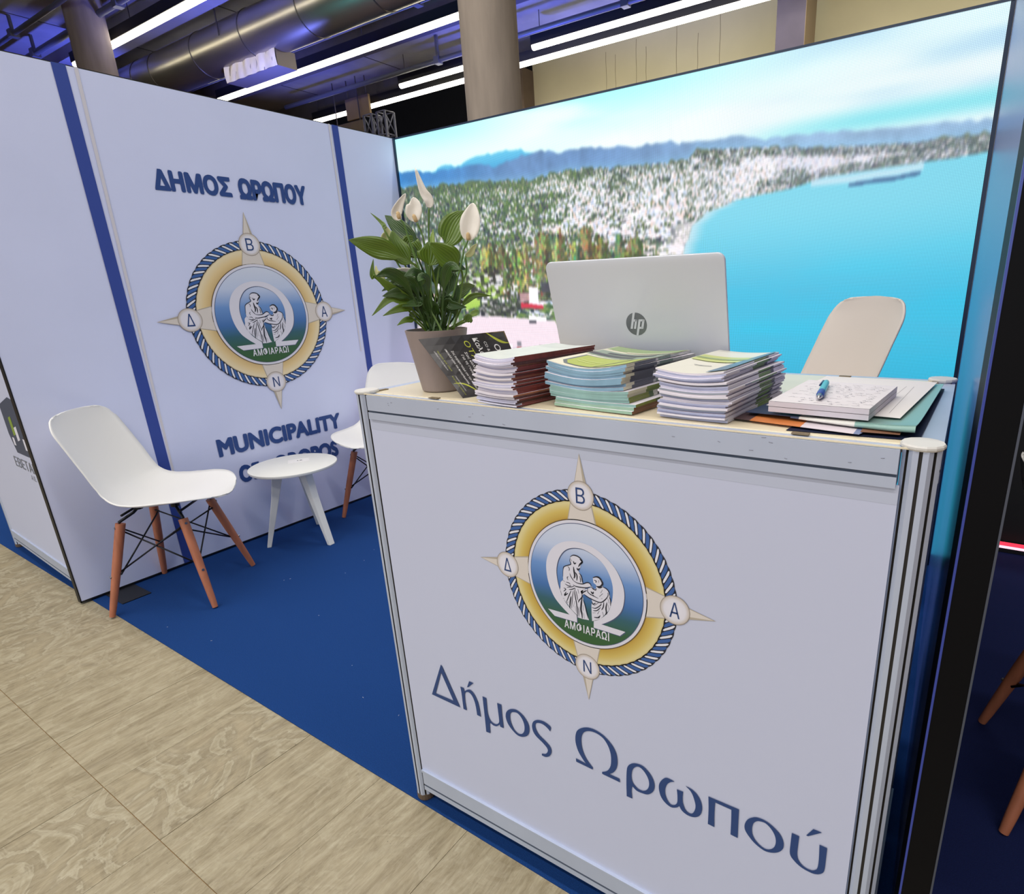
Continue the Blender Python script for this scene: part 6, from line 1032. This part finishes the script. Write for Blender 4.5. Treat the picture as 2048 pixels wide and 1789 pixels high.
def pad(z, lb, top):
    cs = [(2.858, -0.258+0.004), (2.990, -0.266+0.004), (3.004, -0.070), (2.868, -0.052)]; t_ = empty('notepad', (2.93, -0.16, z)); tag(t_, lb, 'notepad')
    mb = MB(); h = 0.0070; P_ = [(x-2.93, y+0.16) for x, y in cs]; mb.prism(P_, 0, h, mat('pad_edge', (204, 198, 204), 0.6)); mb.build('pages', None, t_)
    mb = MB(); mb.add([(x, y, h+0.0004) for x, y in P_], [(0, 1, 2, 3)], mat('pad_page', (222, 216, 216), 0.6)); mb.build('top_page', None, t_, fixn=False)
    if top:
        q = np.random.default_rng(4); mb = MB(); INK = mat('pencil_grey', (150, 146, 154), 0.6)
        for r in range(13):
            v = 0.07+r*0.068; u = 0.08+q.random()*0.1
            while u < 0.9:
                L = q.uniform(0.03, 0.12)
                if q.random() < 0.75:
                    pts = []
                    for k in range(7):
                        uu = u+L*k/6; vv = v+0.010*q.normal()
                        a, b = Vector(P_[0]).lerp(Vector(P_[1]), uu), Vector(P_[3]).lerp(Vector(P_[2]), uu); p = a.lerp(b, vv); pts.append((p.x, p.y))
                    mb.ribbon(pts, 0.0007, h+0.0007, INK, taper=False)
                u += L+0.03
        mb.build('handwriting', None, t_, fixn=False)
    return t_
pad(TZ+0.0150, 'lower one of the two white notepads stacked on the papers', False)
pad(TZ+0.0228, 'upper white notepad covered with handwriting, a pen on it', True)
PZ = TZ+0.0228+0.0070+0.0055
t = empty('ballpoint_pen', (2.913, -0.165, PZ)); tag(t, 'teal and blue ballpoint pen with steel tip lying on the notepad', 'pen')
a_, b_ = Vector((2.921, -0.232, 0)), Vector((2.905, -0.098, 0)); dv = (b_-a_); ax = lambda s_: tuple(Vector((a_.x+dv.x*s_-2.913, a_.y+dv.y*s_+0.165, 0)))
MB().tube([ax(0.30), ax(0.33), ax(0.85), ax(0.97), ax(1.0)], [0.0048, 0.0052, 0.0052, 0.0046, 0.002], 16).build('barrel', mat('pen_teal', (84, 176, 186), 0.3), t, smooth=True)
MB().tube([ax(0.10), ax(0.14), ax(0.30), ax(0.36)], [0.0048, 0.0055, 0.0056, 0.0050], 16).build('grip', mat('pen_blue', (40, 72, 150), 0.45), t, smooth=True)
MB().tube([ax(-0.02), ax(0.02), ax(0.10)], [0.0008, 0.0030, 0.0046], 16).build('steel_tip', mat('pen_steel', (190, 190, 195), 0.25, 0.9), t, smooth=True)
MB().tube([tuple(Vector(ax(0.93))+Vector((-0.004, 0, 0.003))), tuple(Vector(ax(0.62))+Vector((-0.006, 0, 0.003)))], [0.0018, 0.0014], 8).build('clip', mat('pen_blue_dark', (28, 56, 96), 0.35), t, smooth=True)

# ---- potted peace lily
PX, PY = 2.188, -0.228
t = empty('potted_peace_lily', (PX, PY, TZ)); tag(t, 'peace lily with white flowers in a taupe pot on the left end of the counter', 'plant')
POTM = mat('taupe_ceramic', (142, 128, 122), 0.6, noise=0.05, nscale=40, stretch=(1, 1, 0.3))
MB().lathe([(0.0, 0.0), (0.036, 0.0), (0.040, 0.003), (0.0600, 0.118), (0.0605, 0.121), (0.058, 0.121), (0.0570, 0.112), (0.055, 0.105), (0.0, 0.105)], 56, POTM).build('pot', None, t, smooth=True, autosmooth=True)
MB().lathe([(0.0, 0.106), (0.0545, 0.106), (0.03, 0.110), (0.0, 0.111)], 32, mat('dark_soil', (34, 26, 20), 0.95, noise=0.4, nscale=90, bump=1, bscale=200)).build('soil', None, t)
base = Vector((PX, PY, TZ)); camp = cam.matrix_world.translation
def leaf_mat(name, c1, c2):
    mt = bpy.data.materials.new(name); mt.use_nodes = True; nt = mt.node_tree; b = nt.nodes['Principled BSDF']; nset(b, 'Roughness', 0.33); nset(b, 'Specular IOR Level', 0.5)
    uv = nt.nodes.new('ShaderNodeUVMap'); sp = nt.nodes.new('ShaderNodeSeparateXYZ'); nt.links.new(uv.outputs[0], sp.inputs[0])
    wv = nt.nodes.new('ShaderNodeMath'); wv.operation = 'ABSOLUTE'; nt.links.new(sp.outputs[0], wv.inputs[0])
    ma = nt.nodes.new('ShaderNodeMath'); ma.operation = 'MULTIPLY_ADD'; nt.links.new(wv.outputs[0], ma.inputs[0]); ma.inputs[1].default_value = -9; nt.links.new(sp.outputs[1], ma.inputs[2])
    mu = nt.nodes.new('ShaderNodeMath'); mu.operation = 'MULTIPLY'; nt.links.new(ma.outputs[0], mu.inputs[0]); mu.inputs[1].default_value = 6.0
    si = nt.nodes.new('ShaderNodeMath'); si.operation = 'SINE'; nt.links.new(mu.outputs[0], si.inputs[0])
    mr = nt.nodes.new('ShaderNodeMapRange'); mr.inputs['From Min'].default_value = -1; nt.links.new(si.outputs[0], mr.inputs['Value'])
    mx = nt.nodes.new('ShaderNodeMix'); mx.data_type = 'RGBA'; nt.links.new(mr.outputs[0], mx.inputs[0]); mx.inputs[6].default_value = (*lin(c1), 1); mx.inputs[7].default_value = (*lin(c2), 1)
    nt.links.new(mx.outputs[2], b.inputs['Base Color']); nset(b, 'Transmission Weight', 0.0)
    bp = nt.nodes.new('ShaderNodeBump'); bp.inputs['Strength'].default_value = 0.35; bp.inputs['Distance'].default_value = 0.001; nt.links.new(si.outputs[0], bp.inputs['Height']); nt.links.new(bp.outputs[0], b.inputs['Normal'])
    return mt
LM = [leaf_mat('leaf_green', (80, 106, 28), (92, 118, 34)), leaf_mat('leaf_deep_green', (44, 70, 24), (58, 88, 32)), leaf_mat('leaf_fresh_green', (108, 136, 40), (128, 152, 54))]
STM = mat('stem_green', (88, 120, 52), 0.5)
def blade(name, pts, hw, m_, parent, petiole=0.36, fold=0.28, twist=0.0, thick=0.0006, cup=0.0, prof=None):
    P = spline3(pts, 7); n = len(P); mid = P[n//2]; view = (camp-mid).normalized(); vs = []; uvs = []; M = 6
    for i, p in enumerate(P):
        tt = i/(n-1); tan = (P[min(i+1, n-1)]-P[max(i-1, 0)]).normalized(); side = tan.cross(view)
        if side.length < 0.15: side = tan.cross(Vector((0, 0, 1)))
        side.normalize(); side = Matrix.Rotation(twist, 3, tan) @ side; nor = side.cross(tan)
        if nor.dot(view) < 0: nor = -nor
        if prof: w_ = prof(tt)*hw
        else:
            s_ = (tt-petiole)/(1-petiole)
            w_ = 0.0017 if s_ <= 0 else max(0.0017*(1-s_), hw*(math.sin(math.pi*min(1, s_**0.78))**0.85)*(1-0.12*s_))
            if tt > 0.985: w_ = 0.0002
        for k in range(M+1):
            u = -1+2*k/M; vs.append(p+side*(u*w_)+nor*(fold*w_*abs(u)-cup*w_*u*u+0.06*w_*math.sin(9*tt+3*u))); uvs.append((u*0.5, tt))
    fs = [(i*(M+1)+k, i*(M+1)+k+1, (i+1)*(M+1)+k+1, (i+1)*(M+1)+k) for i in range(n-1) for k in range(M)]
    K_ = len(vs); vs = [Vector(v)-base for v in vs]
    me = bpy.data.meshes.new(name); me.from_pydata([tuple(v) for v in vs], [], fs); ul = me.uv_layers.new(name='UVMap')
    for l in me.loops: ul.data[l.index].uv = uvs[l.vertex_index]
    me.polygons.foreach_set('use_smooth', [True]*len(me.polygons)); me.materials.append(m_); o = bpy.data.objects.new(name, me); COL.objects.link(o); o.parent = parent
    so_ = o.modifiers.new('thickness', 'SOLIDIFY'); so_.thickness = thick; return o
def clampbase(p):
    q = Vector(p); return q
for i, (hw, pts) in enumerate(D['LEAF']):
    pts = [Vector(p) for p in pts]
    a = 2*math.pi*((i*0.618) % 1); r0 = 0.030*((i*0.37) % 1)+0.006
    root = Vector((PX+r0*math.cos(a), PY+r0*math.sin(a), TZ+0.109))
    pts = [root]+pts[1:] if pts[0].z > TZ+0.13 else [root]+pts[1:]
    deep = i in (2, 9, 13, 15, 16, 17, 22, 24, 25, 26, 27, 28, 29)
    blade('leaf', pts, hw*(1.55 if i < 7 else 1.2), LM[1] if deep else (LM[2] if i in (23, 20) else LM[0]), t, petiole=0.42 if i < 7 else 0.3, fold=0.22+0.2*((i*0.53) % 1), twist=(-0.35+0.7*((i*0.71) % 1)) if i > 6 else (-0.15+0.3*((i*0.71) % 1)))
R4 = np.random.default_rng(14)
for k in range(14):                                   # low filler leaves around the crown
    a = R4.uniform(0, 2*math.pi); r1 = R4.uniform(0.03, 0.075); h = R4.uniform(0.05, 0.13)
    p0 = Vector((PX+0.015*math.cos(a), PY+0.015*math.sin(a), TZ+0.109)); p2 = Vector((PX+r1*math.cos(a), PY+r1*math.sin(a), TZ+0.11+h)); p1 = (p0+p2)/2+Vector((0, 0, 0.03)); p3 = p2+Vector((0.03*math.cos(a), 0.03*math.sin(a), -0.005))
    blade('leaf', [p0, p1, p2, p3], 0.012, LM[1], t, petiole=0.3, twist=R4.uniform(-0.8, 0.8))
SPM = mat('spathe_white', (232, 226, 214), 0.5); SPG = mat('spathe_cream_green', (206, 206, 150), 0.5); SDM = mat('spadix_cream', (206, 176, 128), 0.7, bump=1.0, bscale=700)
for i, (hw, sp_, st_) in enumerate(D['SPA']):
    pts = [Vector(p) for p in sp_]; st = [Vector(p) for p in st_]
    root = Vector((PX+0.012*math.cos(i*2.4), PY+0.012*math.sin(i*2.4), TZ+0.109))
    stem = MB(); stem.tube([tuple(v-base) for v in spline3([root]+st, 6)], 0.0017, 8); stem.build('flower_stem', STM, t, smooth=True)
    pr = (lambda q: 0.12+0.9*math.sin(math.pi*min(1, q**0.72))**0.8 if q < 0.97 else 0.03)
    f_ = blade('flower', [pts[0], pts[1], pts[2], pts[3]], hw*1.08, SPG if i in (4, 6, 7) else SPM, t, fold=0.30, cup=-0.1, prof=pr, twist=0.2*((-1)**i))
    if i in (0, 1, 3):
        j = {0: 0, 1: 1, 3: 2}[i]; q0, q1 = [Vector(v)-base for v in D['SPAD'][j]]
        tw = (camp-Vector(D['SPAD'][j][0])).normalized()*0.004; q0 += tw; q1 += tw
        MB().tube([tuple(q0), tuple(q0.lerp(q1, 0.3)), tuple(q0.lerp(q1, 0.8)), tuple(q1)], [0.0030, 0.0040, 0.0036, 0.0015], 12).build('spadix', SDM, f_, smooth=True)
bpy.context.view_layer.update()
